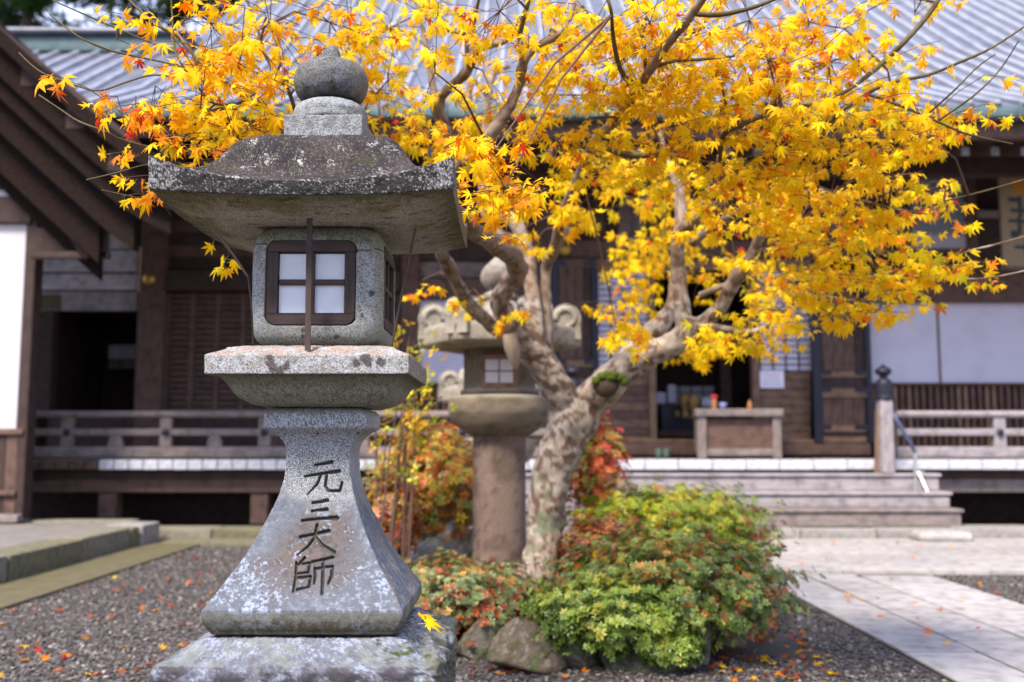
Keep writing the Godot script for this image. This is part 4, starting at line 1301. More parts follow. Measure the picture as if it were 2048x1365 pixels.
func hex_lantern(label: String, where: Vector3, s: float) -> void:
	# heights were measured for the front one of the two; s scales the whole
	var t := thing("hexagonal_stone_lantern", label, "stone lantern", where, "hexagonal lanterns behind the maple")
	var put := func(called: String, mesh: Mesh, mat: Material = M.oldstone, at0 := Vector3.ZERO, turn := Vector3.ZERO) -> MeshInstance3D:
		var o := part(called, mesh, mat, t)
		o.position = at0 * s
		o.rotation = turn
		o.scale = Vector3.ONE * s
		return o
	var warm := Color(0.44, 0.39, 0.30)
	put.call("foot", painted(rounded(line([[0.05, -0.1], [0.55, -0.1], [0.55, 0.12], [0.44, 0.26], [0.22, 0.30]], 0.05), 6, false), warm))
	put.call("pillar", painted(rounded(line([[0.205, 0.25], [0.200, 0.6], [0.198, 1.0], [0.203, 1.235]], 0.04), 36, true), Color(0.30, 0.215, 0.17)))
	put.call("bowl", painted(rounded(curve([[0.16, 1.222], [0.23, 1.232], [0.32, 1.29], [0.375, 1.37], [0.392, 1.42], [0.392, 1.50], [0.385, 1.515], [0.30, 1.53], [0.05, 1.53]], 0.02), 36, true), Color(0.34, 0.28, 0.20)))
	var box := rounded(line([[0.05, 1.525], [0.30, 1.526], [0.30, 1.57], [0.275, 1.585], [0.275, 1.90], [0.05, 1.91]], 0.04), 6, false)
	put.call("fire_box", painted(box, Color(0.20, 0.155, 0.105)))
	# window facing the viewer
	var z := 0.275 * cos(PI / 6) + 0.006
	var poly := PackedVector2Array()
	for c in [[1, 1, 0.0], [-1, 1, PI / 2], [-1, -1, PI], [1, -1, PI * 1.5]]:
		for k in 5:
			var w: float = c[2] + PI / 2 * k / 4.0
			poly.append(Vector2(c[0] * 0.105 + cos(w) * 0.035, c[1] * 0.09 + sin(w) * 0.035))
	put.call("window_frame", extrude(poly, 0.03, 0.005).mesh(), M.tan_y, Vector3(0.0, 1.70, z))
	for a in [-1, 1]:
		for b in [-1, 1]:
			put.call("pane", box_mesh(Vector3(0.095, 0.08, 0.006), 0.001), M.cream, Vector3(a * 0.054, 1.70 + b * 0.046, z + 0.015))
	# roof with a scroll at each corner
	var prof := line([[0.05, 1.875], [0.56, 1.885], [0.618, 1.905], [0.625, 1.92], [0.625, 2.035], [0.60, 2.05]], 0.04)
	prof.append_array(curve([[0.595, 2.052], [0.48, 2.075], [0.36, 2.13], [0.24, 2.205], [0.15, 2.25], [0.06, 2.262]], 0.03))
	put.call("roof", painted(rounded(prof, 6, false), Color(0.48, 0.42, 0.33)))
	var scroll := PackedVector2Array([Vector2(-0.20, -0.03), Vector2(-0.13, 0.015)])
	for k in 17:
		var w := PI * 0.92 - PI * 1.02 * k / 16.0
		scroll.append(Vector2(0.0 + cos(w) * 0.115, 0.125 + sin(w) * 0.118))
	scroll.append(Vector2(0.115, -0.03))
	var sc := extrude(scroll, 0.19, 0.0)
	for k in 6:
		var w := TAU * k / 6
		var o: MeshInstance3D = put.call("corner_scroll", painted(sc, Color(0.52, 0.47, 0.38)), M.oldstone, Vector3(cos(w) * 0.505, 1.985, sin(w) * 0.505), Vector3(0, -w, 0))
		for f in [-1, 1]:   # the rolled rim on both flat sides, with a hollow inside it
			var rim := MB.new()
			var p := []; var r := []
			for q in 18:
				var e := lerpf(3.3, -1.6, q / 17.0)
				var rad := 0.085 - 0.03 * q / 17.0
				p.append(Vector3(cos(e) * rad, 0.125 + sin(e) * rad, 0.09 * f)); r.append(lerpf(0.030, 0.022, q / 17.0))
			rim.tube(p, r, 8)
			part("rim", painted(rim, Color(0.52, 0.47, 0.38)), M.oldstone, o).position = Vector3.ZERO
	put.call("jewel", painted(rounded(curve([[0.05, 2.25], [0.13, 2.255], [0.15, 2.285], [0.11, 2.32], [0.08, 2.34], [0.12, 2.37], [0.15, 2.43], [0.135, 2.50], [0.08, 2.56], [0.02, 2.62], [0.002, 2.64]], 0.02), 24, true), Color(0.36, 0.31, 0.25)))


# ---------------------------------------------------------------- the maple
var limb_points := []   # [place, radius] along every limb

func bark_paint(p: Vector3, thick: float) -> Color:
	var a := nb.get_noise_3dv(p * 0.50)
	var b := nc.get_noise_3dv(p * 0.35)
	var c := Color(0.40, 0.33, 0.265).lerp(Color(0.29, 0.22, 0.165), smooth(-0.3, 0.4, na.get_noise_3dv(p * 0.9) + 0.5 * b))
	c = c.lerp(Color(0.52, 0.46, 0.38), smooth(0.12, 0.2, nb.get_noise_3dv(p * 0.6 + Vector3(9, 3, 2)) + 0.25 * b) * 0.75)
	c = c.lerp(Color(0.13, 0.072, 0.048), smooth(0.10, 0.15, a + 0.22 * b) * 0.88)
	c = c * (1.0 + 0.12 * nc.get_noise_3dv(p))
	var moss := smooth(0.16, 0.30, nb.get_noise_3dv(p * 0.22 + Vector3(2, 7, 5)) + 0.3 * b)
	if thick > 0.07: c = c.lerp(Color(0.20, 0.22, 0.13), moss * 0.85 * smooth(1.1, 0.8, p.y))
	return c


func limb(t: Node3D, called: String, pts: Array, olive := 0.0) -> void:   # [u, v, depth, width in photograph pixels]
	var thick: float = pts[0][3] * pts[0][2] / F
	var c := curve(pts, 6.0 if thick > 0.13 else 12.0)
	var p := []; var r := []
	for q in c:
		var w := at(q[0], q[1], q[2])
		p.append(w)
		r.append(maxf(q[3] / 2.0 * q[2] / F * (0.88 if q[3] > 30 else 1.0), 0.002))
	var fat: float = r[0]
	var m := MB.new()
	m.tube(p, r, 64 if fat > 0.07 else (24 if fat > 0.03 else 8))
	var n := m.normals()
	m.c.resize(m.v.size())
	for k in m.v.size():
		m.v[k] += n[k] * (nb.get_noise_3dv(m.v[k] * 0.3) * fat * 0.16)
		var col := bark_paint(m.v[k], fat)
		if olive > 0.0: col = col.lerp(Color(0.10, 0.085, 0.026), olive)
		if m.v[k].y > 2.1: col = col.lerp(Color(0.17, 0.095, 0.05), 0.5 * (1.0 - olive))
		m.c[k] = col
	for k in p.size(): limb_points.append([p[k], r[k]])
	part(called, m.mesh(), M.bark, t)


func maple_leaf(droop: float, curl: float, sd: int) -> ArrayMesh:   # one palmate leaf, 1 across, stalk at the origin, middle lobe along +y
	var q := RandomNumberGenerator.new()
	q.seed = sd
	var m := MB.new()
	var lift := func(p: Vector2) -> Vector3:
		var l := p.length()
		return Vector3(p.x, p.y, -droop * l * l + curl * absf(p.x) * absf(p.x) + 0.05 * sin(p.x * 9.0 + sd))
	var c := Vector2(0, 0.08)
	var angs := [-128.0, -86.0, -43.0, 0.0, 43.0, 86.0, 128.0]
	var lens := [0.24, 0.44, 0.56, 0.62, 0.56, 0.44, 0.24]
	var k0 := m.v.size()
	m.v.append(lift.call(c))
	for k in 7:
		var a := deg_to_rad(angs[k] + q.randf_range(-5, 5))
		var l: float = lens[k] * q.randf_range(0.9, 1.08)
		var dir := Vector2(sin(a), cos(a)); var sd2 := Vector2(cos(a), -sin(a))
		var wd := 0.080 * l / 0.6 + 0.008
		var k1 := m.v.size()
		m.v.append(lift.call(c + dir * l * 0.30 - sd2 * wd * 0.78))
		m.v.append(lift.call(c + dir * l * 0.55 - sd2 * wd))
		m.v.append(lift.call(c + dir * l))
		m.v.append(lift.call(c + dir * l * 0.55 + sd2 * wd))
		m.v.append(lift.call(c + dir * l * 0.30 + sd2 * wd * 0.78))
		m.tri(k0, k1, k1 + 4); m.tri(k1, k1 + 1, k1 + 3); m.tri(k1, k1 + 3, k1 + 4); m.tri(k1 + 1, k1 + 2, k1 + 3)
		if k < 6: m.tri(k0, k1 + 4, k1 + 5)
	m.v.append(lift.call(c + Vector2(-0.012, 0))); m.v.append(lift.call(c + Vector2(0.012, 0)))
	m.v.append(Vector3(0.008, -0.30, 0.0)); m.v.append(Vector3(-0.008, -0.30, 0.0))
	var e := m.v.size()
	m.tri(e - 4, e - 3, e - 2); m.tri(e - 4, e - 2, e - 1)
	for k in m.v.size():   # the tips turn first
		var l := clampf((Vector2(m.v[k].x, m.v[k].y).distance_to(c) - 0.18) / 0.45, 0, 1)
		var f := q.randf_range(0.55, 1.0)
		m.c.append(Color(1.0 - 0.12 * l * f, 1.0 - 0.24 * l * f, 1.0 - 0.3 * l) if k > 0 else Color.WHITE)
	return m.mesh()


const CLUSTERS := [   # sprays of leaves: u, v, depth, half width, half height, leaves, warmth
	[215, 205, 3.2, 60, 36, 13, 2], [250, 262, 3.2, 60, 36, 15, 2], [310, 172, 3.3, 55, 45, 16, 2], [232, 78, 3.3, 36, 14, 4, 2], [355, 80, 3.4, 50, 45, 12, 2],
	[420, 45, 3.5, 90, 50, 46, 1], [540, 50, 3.6, 100, 60, 60, 1], [660, 45, 3.8, 90, 50, 52, 1], [480, 130, 3.4, 100, 55, 62, 1], [570, 160, 3.6, 60, 70, 48, 0], [395, 150, 3.4, 80, 50, 36, 1],
	[400, 225, 3.3, 70, 50, 36, 0], [475, 270, 3.4, 90, 50, 56, 0], [540, 235, 3.5, 50, 55, 40, 0], [350, 272, 3.3, 55, 28, 18, 2], [385, 312, 3.3, 75, 22, 34, 0], [300, 322, 3.3, 60, 25, 9, 0], [700, 70, 4.0, 60, 60, 36, 0],
	[780, 55, 4.2, 90, 65, 60, 0], [860, 35, 4.3, 80, 45, 46, 0], [775, 160, 4.2, 60, 55, 34, 0], [760, 240, 4.3, 60, 45, 36, 0], [840, 265, 4.3, 70, 45, 48, 0], [870, 145, 3.4, 50, 36, 12, 0], [940, 240, 4.1, 80, 50, 50, 0],
	[1000, 22, 3.6, 110, 40, 48, 1], [960, 120, 4.4, 60, 40, 22, 0], [1090, 100, 3.8, 80, 60, 56, 0], [1190, 45, 3.5, 100, 55, 70, 0], [990, 300, 3.2, 95, 50, 66, 1], [1010, 375, 3.1, 90, 40, 46, 1], [1090, 190, 4.0, 80, 60, 60, 0],
	[1120, 290, 3.9, 90, 55, 60, 1], [1190, 180, 3.9, 80, 60, 56, 0], [1240, 110, 3.5, 90, 65, 66, 0], [1300, 45, 3.3, 90, 55, 62, 0], [1290, 230, 4.0, 80, 60, 60, 0], [1350, 150, 3.5, 80, 60, 60, 0], [1210, 335, 5.0, 80, 45, 50, 0], [1160, 410, 5.6, 80, 45, 44, 0],
	[1060, 450, 5.8, 60, 30, 14, 0], [1330, 300, 3.9, 90, 55, 62, 0], [1400, 60, 3.4, 80, 60, 56, 1], [1430, 150, 3.5, 90, 55, 66, 0], [1430, 240, 3.6, 90, 55, 66, 0], [1440, 330, 3.9, 90, 60, 66, 1], [1500, 40, 3.6, 80, 50, 48, 1],
	[1540, 120, 3.5, 90, 55, 62, 1], [1550, 210, 3.6, 90, 55, 70, 0], [1560, 300, 3.8, 90, 60, 70, 0], [1620, 45, 3.7, 80, 50, 46, 1], [1660, 125, 3.6, 90, 50, 60, 1], [1670, 220, 3.7, 90, 60, 70, 0], [1680, 310, 3.9, 90, 60, 70, 0],
	[1720, 30, 3.9, 50, 30, 14, 1], [1770, 130, 3.7, 60, 40, 22, 1], [1790, 210, 3.7, 85, 55, 56, 0], [1800, 300, 3.9, 85, 55, 58, 0], [1830, 25, 3.8, 60, 30, 16, 1], [1870, 225, 3.7, 50, 36, 20, 1], [1890, 300, 3.9, 55, 45, 30, 1], [1900, 372, 4.2, 45, 35, 18, 1],
	[1460, 410, 4.6, 90, 55, 66, 0], [1560, 390, 4.4, 90, 60, 70, 0], [1660, 400, 4.4, 90, 60, 70, 0], [1770, 390, 4.5, 90, 55, 60, 0], [1580, 480, 4.9, 90, 55, 64, 3], [1680, 490, 4.9, 90, 55, 66, 3], [1780, 470, 4.9, 90, 45, 50, 0], [1860, 430, 4.7, 50, 35, 16, 1],
	[1600, 565, 5.2, 80, 45, 54, 3], [1690, 570, 5.1, 90, 48, 64, 3], [1780, 555, 5.0, 90, 45, 58, 3], [1870, 540, 4.9, 60, 36, 34, 0], [1925, 530, 4.8, 40, 26, 18, 1], [1660, 628, 5.2, 50, 26, 22, 0], [1760, 620, 5.1, 60, 26, 26, 0],
	[1290, 400, 6.9, 80, 50, 50, 0], [1270, 480, 6.9, 55, 55, 46, 0], [1330, 470, 6.9, 55, 50, 40, 0], [1300, 560, 6.9, 70, 45, 46, 0], [1250, 610, 6.7, 55, 36, 34, 0], [1235, 668, 5.5, 50, 32, 36, 0], [1370, 350, 6.9, 60, 45, 36, 0], [1270, 335, 5.6, 70, 40, 40, 0],
	[1430, 480, 6.9, 60, 40, 36, 0], [1470, 520, 6.9, 55, 45, 36, 0], [1400, 560, 6.9, 40, 50, 20, 0], [1530, 570, 6.3, 60, 45, 40, 0], [1480, 660, 5.4, 80, 38, 54, 3], [1400, 672, 6.9, 60, 30, 30, 0], [1370, 710, 6.7, 40, 16, 16, 0], [1520, 690, 5.4, 45, 20, 20, 3], [1560, 620, 5.5, 50, 20, 14, 0],
	[965, 600, 5.9, 42, 20, 20, 3], [1040, 640, 5.9, 16, 26, 9, 3], [845, 560, 5.9, 60, 50, 12, 2], [1050, 500, 6.4, 40, 20, 9, 0], [340, 430, 3.3, 40, 45, 5, 2], [460, 505, 3.6, 18, 16, 7, 0], [320, 400, 3.3, 20, 18, 5, 0], [700, 205, 4.2, 50, 60, 26, 0], [990, 200, 4.4, 50, 30, 14, 0],
]

const LIMBS := [
	[[1085, 1178, 6.55, 108], [1086, 1140, 6.55, 90], [1092, 1060, 6.6, 82], [1102, 960, 6.6, 86], [1124, 890, 6.6, 96], [1146, 840, 6.6, 112], [1156, 800, 6.6, 96]],
	[[1150, 850, 6.62, 78], [1128, 800, 6.55, 74], [1098, 750, 6.5, 72], [1068, 705, 6.45, 70], [1044, 675, 6.4, 64], [1018, 640, 6.3, 58], [1000, 605, 6.2, 48], [1014, 575, 6.0, 44], [1034, 545, 5.8, 46], [1028, 517, 5.6, 46], [1000, 497, 5.3, 43], [965, 474, 5.0, 42], [935, 450, 4.7, 40], [905, 415, 4.4, 38], [902, 375, 4.2, 36], [930, 328, 4.0, 34], [962, 298, 3.9, 30], [988, 258, 3.9, 26], [1020, 215, 3.9, 23], [1040, 165, 3.9, 22], [1049, 121, 3.8, 20], [1080, 92, 3.8, 15], [1112, 72, 3.8, 11], [1140, 40, 3.8, 7], [1150, -10, 3.8, 5]],
	[[1049, 121, 3.8, 15], [1040, 70, 3.8, 12], [1056, 8, 3.7, 10], [1062, -40, 3.7, 8]],
	[[1046, 690, 6.4, 44], [990, 655, 6.3, 36], [950, 620, 6.1, 34], [927, 590, 5.9, 32], [904, 548, 5.7, 30], [884, 508, 5.5, 28], [875, 470, 5.4, 27], [872, 430, 5.2, 27], [880, 360, 5.0, 28], [891, 300, 4.9, 30], [884, 249, 4.8, 32], [874, 212, 4.7, 30], [892, 182, 4.65, 22], [935, 143, 4.5, 19], [957, 95, 4.4, 18], [1005, 84, 4.4, 15], [1034, 55, 4.3, 12], [1056, 5, 4.2, 9], [1065, -40, 4.2, 7]],
	[[876, 215, 4.7, 20], [866, 180, 4.7, 16], [857, 120, 4.7, 14], [846, 60, 4.7, 11], [832, 5, 4.7, 8], [825, -40, 4.7, 6]],
	[[957, 97, 4.4, 14], [938, 70, 4.4, 10], [900, 62, 4.4, 9], [885, 55, 4.4, 7]],
	[[950, 92, 4.4, 12], [947, 50, 4.4, 9], [960, -10, 4.3, 7]],
	[[935, 143, 4.5, 14], [934, 100, 4.5, 11], [928, 60, 4.5, 9], [915, 20, 4.5, 7]],
	[[1080, 740, 6.45, 42], [1072, 650, 6.4, 36], [1062, 564, 6.5, 34], [1052, 498, 6.6, 33], [1033, 452, 6.7, 31], [1000, 420, 6.8, 27], [975, 390, 6.9, 26], [962, 340, 7.0, 21], [972, 242, 7.1, 18], [984, 155, 7.2, 14], [1020, 132, 7.2, 8]],
	[[984, 200, 7.15, 12], [945, 160, 7.1, 10], [940, 190, 7.1, 11], [945, 240, 7.1, 10]],
	[[1040, 480, 6.7, 22], [1005, 470, 6.9, 18], [975, 440, 7.0, 15], [955, 400, 7.1, 11]],
	[[1096, 750, 6.5, 38], [1093, 680, 6.5, 28], [1092, 614, 6.5, 23], [1093, 535, 6.5, 22], [1110, 495, 6.3, 24], [1125, 430, 6.0, 22], [1146, 385, 5.6, 24], [1166, 337, 5.2, 22], [1195, 275, 4.7, 20], [1232, 242, 4.3, 20], [1262, 198, 4.0, 20], [1284, 165, 3.8, 20], [1309, 128, 3.6, 19], [1338, 84, 3.4, 19], [1371, 44, 3.3, 18], [1404, 0, 3.2, 18], [1430, -50, 3.2, 16]],
	[[1110, 497, 6.3, 22], [1130, 462, 6.28, 20], [1136, 452, 6.27, 18]],
	[[1192, 278, 4.75, 14], [1232, 304, 4.6, 15], [1287, 311, 4.5, 13], [1338, 309, 4.4, 11], [1400, 322, 4.3, 8], [1450, 330, 4.2, 5]],
	[[1286, 165, 3.8, 12], [1258, 163, 3.75, 12], [1238, 130, 3.6, 10], [1226, 70, 3.5, 9], [1222, 20, 3.4, 8], [1205, -30, 3.4, 6]],
	[[1290, 160, 3.8, 9], [1290, 100, 3.7, 8], [1272, 30, 3.7, 7], [1262, -30, 3.6, 5]],
	[[1309, 134, 3.65, 9], [1350, 122, 3.6, 8], [1400, 119, 3.55, 7], [1470, 112, 3.5, 5]],
	[[1386, 27, 3.3, 11], [1430, 30, 3.3, 11], [1470, 24, 3.3, 10], [1520, 10, 3.3, 9], [1590, -20, 3.3, 7]],
	[[1150, 850, 6.6, 80], [1178, 806, 6.58, 80], [1213, 770, 6.5, 80], [1255, 732, 6.45, 68], [1300, 708, 6.4, 60], [1345, 690, 6.35, 58], [1375, 662, 6.3, 56], [1388, 640, 6.3, 46]],
	[[1372, 672, 6.3, 46], [1364, 612, 6.3, 37], [1357, 550, 6.3, 33], [1355, 499, 6.25, 33], [1362, 466, 6.2, 33], [1384, 446, 6.1, 28], [1404, 425, 6.0, 25], [1421, 384, 5.9, 21], [1440, 330, 5.7, 17], [1450, 260, 5.5, 12], [1452, 180, 5.4, 8]],
	[[1358, 480, 6.2, 26], [1362, 420, 6.3, 24], [1352, 355, 6.4, 20], [1330, 310, 6.5, 14], [1320, 250, 6.5, 9]],
	[[1383, 488, 6.1, 16], [1413, 464, 6.0, 18], [1444, 441, 5.9, 16], [1474, 426, 5.8, 14], [1510, 400, 5.7, 9]],
	[[1232, 745, 6.6, 50], [1285, 680, 6.7, 46], [1326, 645, 6.75, 42], [1345, 610, 6.8, 34], [1352, 560, 6.8, 26]],
	[[1380, 662, 6.3, 42], [1415, 640, 6.2, 35], [1441, 615, 6.1, 32], [1460, 580, 6.0, 30], [1480, 545, 5.9, 28], [1508, 508, 5.8, 26], [1520, 470, 5.7, 18], [1560, 420, 5.5, 12], [1620, 380, 5.2, 8]],
	[[1400, 652, 6.2, 15], [1440, 656, 6.1, 13], [1490, 664, 6.0, 11], [1528, 657, 5.9, 12], [1552, 637, 5.8, 11], [1580, 615, 5.7, 9], [1640, 590, 5.6, 7], [1720, 560, 5.4, 5], [1800, 540, 5.2, 4]],
	[[1400, 590, 6.2, 13], [1440, 575, 6.1, 13], [1475, 558, 6.0, 11]],
	[[1528, 657, 5.9, 9], [1545, 625, 5.85, 8], [1556, 600, 5.8, 6], [1580, 560, 5.7, 4]],
	[[1440, 330, 4.3, 8], [1447, 272, 3.9, 12], [1480, 252, 3.85, 12], [1520, 234, 3.8, 11], [1577, 218, 3.8, 10], [1640, 205, 3.75, 9], [1700, 178, 3.75, 8], [1764, 127, 3.85, 11], [1811, 82, 3.8, 11], [1855, 32, 3.8, 11], [1880, -5, 3.8, 10], [1905, -50, 3.8, 9]],
	[[1678, 225, 3.7, 9], [1732, 190, 3.7, 9], [1751, 178, 3.7, 8], [1802, 161, 3.6, 7], [1859, 149, 3.6, 7], [1938, 117, 3.5, 6], [1985, 95, 3.5, 5], [2048, 54, 3.5, 4], [2110, 10, 3.5, 3]],
	[[1735, 189, 3.7, 6], [1811, 215, 3.7, 6], [1890, 250, 3.7, 5], [1938, 269, 3.7, 5], [2026, 288, 3.7, 3]],
	[[1600, 330, 4.2, 6], [1640, 280, 4.0, 7], [1678, 225, 3.7, 9]],
	[[1640, 590, 5.6, 6], [1700, 600, 5.4, 5], [1780, 600, 5.2, 4]],
	[[1640, 380, 4.9, 7], [1720, 400, 4.6, 6], [1800, 420, 4.5, 5], [1870, 430, 4.5, 3]],
	[[870, 440, 5.2, 16], [800, 380, 4.8, 14], [700, 320, 4.3, 13], [600, 262, 3.9, 12], [505, 203, 3.6, 11], [437, 157, 3.45, 9], [394, 120, 3.4, 6], [350, 60, 3.4, 4]],
	[[600, 262, 3.9, 9], [580, 190, 3.8, 9], [553, 147, 3.7, 9], [529, 107, 3.7, 8], [515, 60, 3.7, 6], [490, -10, 3.7, 5]],
	[[505, 203, 3.6, 6], [430, 208, 3.4, 5], [394, 172, 3.35, 5], [366, 133, 3.3, 5], [350, 101, 3.3, 4.5], [345, 50, 3.3, 4], [341, -20, 3.3, 3.5]],
	[[366, 134, 3.3, 5], [330, 125, 3.3, 4.5], [292, 117, 3.3, 4.5], [221, 101, 3.25, 4.5], [163, 77, 3.2, 4], [125, 50, 3.2, 3.5], [98, 28, 3.2, 2.5]],
	[[369, 157, 3.35, 4], [308, 150, 3.3, 4], [255, 163, 3.25, 4], [200, 181, 3.2, 4], [154, 172, 3.2, 4], [92, 150, 3.15, 3.5], [60, 128, 3.15, 3], [37, 105, 3.15, 2]],
	[[430, 208, 3.4, 4.5], [330, 290, 3.3, 4.5], [246, 280, 3.25, 4.5], [215, 265, 3.2, 4], [157, 243, 3.2, 4], [123, 221, 3.2, 4], [77, 190, 3.2, 3]],
	[[350, 103, 3.3, 4], [308, 88, 3.3, 4], [240, 60, 3.25, 4], [160, 25, 3.2, 3.5], [105, 0, 3.2, 3], [60, -30, 3.2, 2]],
	[[394, 130, 3.4, 7], [369, 83, 3.4, 7], [308, 46, 3.4, 7], [258, 0, 3.4, 6], [235, -30, 3.4, 5]],
	[[340, 330, 3.3, 3], [290, 330, 3.3, 3], [235, 345, 3.25, 3], [172, 360, 3.2, 2]],
	[[330, 408, 3.3, 3], [270, 395, 3.25, 3], [202, 380, 3.2, 2]],
	[[1840, 420, 4.5, 4], [1900, 400, 4.4, 4], [1960, 385, 4.3, 3.5], [2048, 360, 4.2, 3]],
	[[1860, 535, 4.9, 4], [1930, 505, 4.7, 4], [1990, 490, 4.6, 4], [2060, 470, 4.5, 3]],
	[[1880, 548, 4.9, 3.5], [1960, 558, 4.7, 3.5], [2060, 540, 4.5, 3]],
	[[1860, 225, 3.7, 4], [1908, 182, 3.6, 4], [1956, 134, 3.55, 3], [1992, 108, 3.5, 2]],
	[[1880, 240, 3.7, 4], [1950, 190, 3.6, 4], [2000, 140, 3.6, 3], [2038, 82, 3.5, 2]],
]


func leaf_turn(r: RandomNumberGenerator, out: Vector3) -> Basis:   # a leaf that hangs outwards and down, its face tilted towards the light
	var y := (out * r.randf_range(0.2, 0.9) + Vector3(r.randf_range(-0.7, 0.7), r.randf_range(-1.1, 0.05), r.randf_range(-0.5, 0.6))).normalized()
	var n := Vector3(r.randf_range(-0.8, 0.8), r.randf_range(-0.1, 1.2), r.randf_range(-0.2, 1.2))
	var z := (n - y * n.dot(y)).normalized()
	return Basis(y.cross(z), y, z)


func leaf_kind(r: RandomNumberGenerator, warm: int) -> int:
	var k := r.randf()
	if warm == 2: return 3 if k < 0.42 else (1 if k < 0.72 else (5 if k < 0.82 else 0))
	if warm == 1: return 0 if k < 0.36 else (1 if k < 0.74 else (2 if k < 0.84 else (3 if k < 0.93 else (4 if k < 0.96 else 5))))
	if warm == 3: return 0 if k < 0.55 else (2 if k < 0.75 else (4 if k < 0.92 else 3))
	return 0 if k < 0.58 else (2 if k < 0.76 else (1 if k < 0.90 else (4 if k < 0.95 else (3 if k < 0.98 else 5))))


func maple() -> void:
	var base := at(1086, 1165, 6.55)
	var t := thing("maple_tree", "yellow maple tree with mottled forked trunk spreading over the lanterns", "maple tree", Vector3(base.x, 0.2, base.z))
	for k in LIMBS.size():
		limb(t, "trunk" if k == 0 else "limb", LIMBS[k], 0.85 if LIMBS[k][0][2] < 4.85 and LIMBS[k][0][3] < 16 else 0.0)
	# the near green limb, the stub with its moss
	var stub := MB.new()
	for q in [[1192, 758, 15], [1204, 750, 20], [1216, 746, 22], [1228, 747, 24], [1240, 752, 20], [1248, 760, 15], [1222, 752, 26]]:
		stub.lathe([[0.0, -0.03], [0.03, -0.02], [q[2] * 0.0019, 0.0], [0.03, 0.022], [0.0, 0.028]], 9, at(q[0], q[1] + 4, 6.30))
	part("moss", stub.mesh(), plain(Color(0.10, 0.14, 0.015), 0.95, T.grit, Vector3(12, 12, 12), 0.6), t)
	var knot := MB.new()
	knot.lathe(curve([[0.0, -0.10], [0.05, -0.085], [0.088, -0.03], [0.092, 0.02], [0.06, 0.075], [0.0, 0.09]], 0.02), 20, Vector3.ZERO)
	var kn := part("knot", knot.mesh(), plain(Color(0.075, 0.05, 0.035), 0.9, T.speck, Vector3(6, 6, 6), 0.3), t, at(1212, 772, 6.33))
	kn.scale = Vector3(0.9, 0.75, 0.6)
	for q in [[1019, 668, 1033, 738, 34]]:
		var m := MB.new()
		var a := at(q[0], q[1], 6.25); var b := at(q[2], q[3], 6.3)
		m.tube([a, a.lerp(b, 0.4), a.lerp(b, 0.8), b], [0.045, 0.052, 0.035, 0.012], 14)
		part("cut_stub", m.mesh(), plain(Color(0.36, 0.28, 0.20), 0.85, T.grain, Vector3(4, 0.8, 4)), t)

	var shapes := [maple_leaf(0.15, 0.15, 1), maple_leaf(0.55, -0.25, 2), maple_leaf(0.05, 0.75, 3), maple_leaf(0.95, 0.4, 4)]
	T.leaf_shapes = shapes
	var all := []      # [transform, shape, colour]
	var twigs := MB.new()
	var r := RandomNumberGenerator.new()
	r.seed = 77
	var heart := at(1120, 560, 6.4)
	for c in CLUSTERS:
		if c[0] > 1050 and c[2] < 4.5: c = [c[0], c[1], c[2] + 0.28, c[3], c[4], c[5], c[6]]
		var mid := at(c[0], c[1], c[2])
		var sx: float = c[3] * c[2] / F
		var sy: float = c[4] * c[2] / F
		# the nearest limb carries the spray
		var best := 0; var bd := 1e9
		for k in limb_points.size():
			var d: float = (limb_points[k][0] as Vector3).distance_to(mid) + (0.3 if limb_points[k][1] > 0.03 else 0.0)
			if d < bd: bd = d; best = k
		var from: Vector3 = limb_points[best][0]
		var out := (mid - heart)
		out.y *= 0.3
		out = out.normalized()
		if bd > 0.05 and bd < 2.5:
			var bend := from.lerp(mid, 0.5) + Vector3(0, 0.06, 0)
			twigs.tube([from, from.lerp(bend, 0.6), bend, bend.lerp(mid, 0.6), mid], [0.006, 0.005, 0.0042, 0.0034, 0.0028], 5, false)
		var left := int(c[5] * ((2.15 if c[0] > 690 else 1.7) if c[5] > 24 else 1.15))
		while left > 0:
			var n := mini(left, r.randi_range(5, 9))
			left -= n
			var o := mid + Vector3(r.randfn(0, 0.54) * sx, r.randfn(0, 0.54) * sy, r.randfn(0, 0.25))
			var dir := (out + Vector3(r.randf_range(-0.9, 0.9), r.randf_range(-0.35, 0.3), r.randf_range(-0.6, 0.6))).normalized()
			var len := n * 0.026
			var a := o - dir * len * 0.5
			var e := o + dir * len * 0.5 - Vector3(0, 0.02, 0)
			twigs.tube([mid, mid.lerp(a, 0.5) + Vector3(0, 0.012, 0), a], [0.0020, 0.0015, 0.0012], 4, false)
			twigs.tube([a, o, e], [0.0018, 0.0015, 0.001], 4, false)
			var side := dir.cross(Vector3.UP).normalized()
			for k in n:
				var p := a.lerp(e, (k + 0.5) / n)
				var s := side * (1.0 if k % 2 == 0 else -1.0)
				var b := leaf_turn(r, (dir * 0.6 + s).normalized())
				var size := r.randf_range(0.048, 0.086) * lerpf(1.0, 1.3, smooth(4.2, 6.0, c[2]))
				var kind := leaf_kind(r, c[6])
				if kind == 5: size *= 0.8
				p += b.y * size * 0.30
				all.append([Transform3D(b.scaled(Vector3(size * r.randf_range(0.75, 1.05), size, size)), p), r.randi_range(0, 3), kind])
	part("twigs", twigs.mesh(), M.twig, t).set_meta("kind", "stuff")
	all.sort_custom(func(x, y): return x[0].basis.y.length() / -x[0].origin.z > y[0].basis.y.length() / -y[0].origin.z)
	var where := [[], [], [], []]; var tint := [[], [], [], []]
	var single := 0
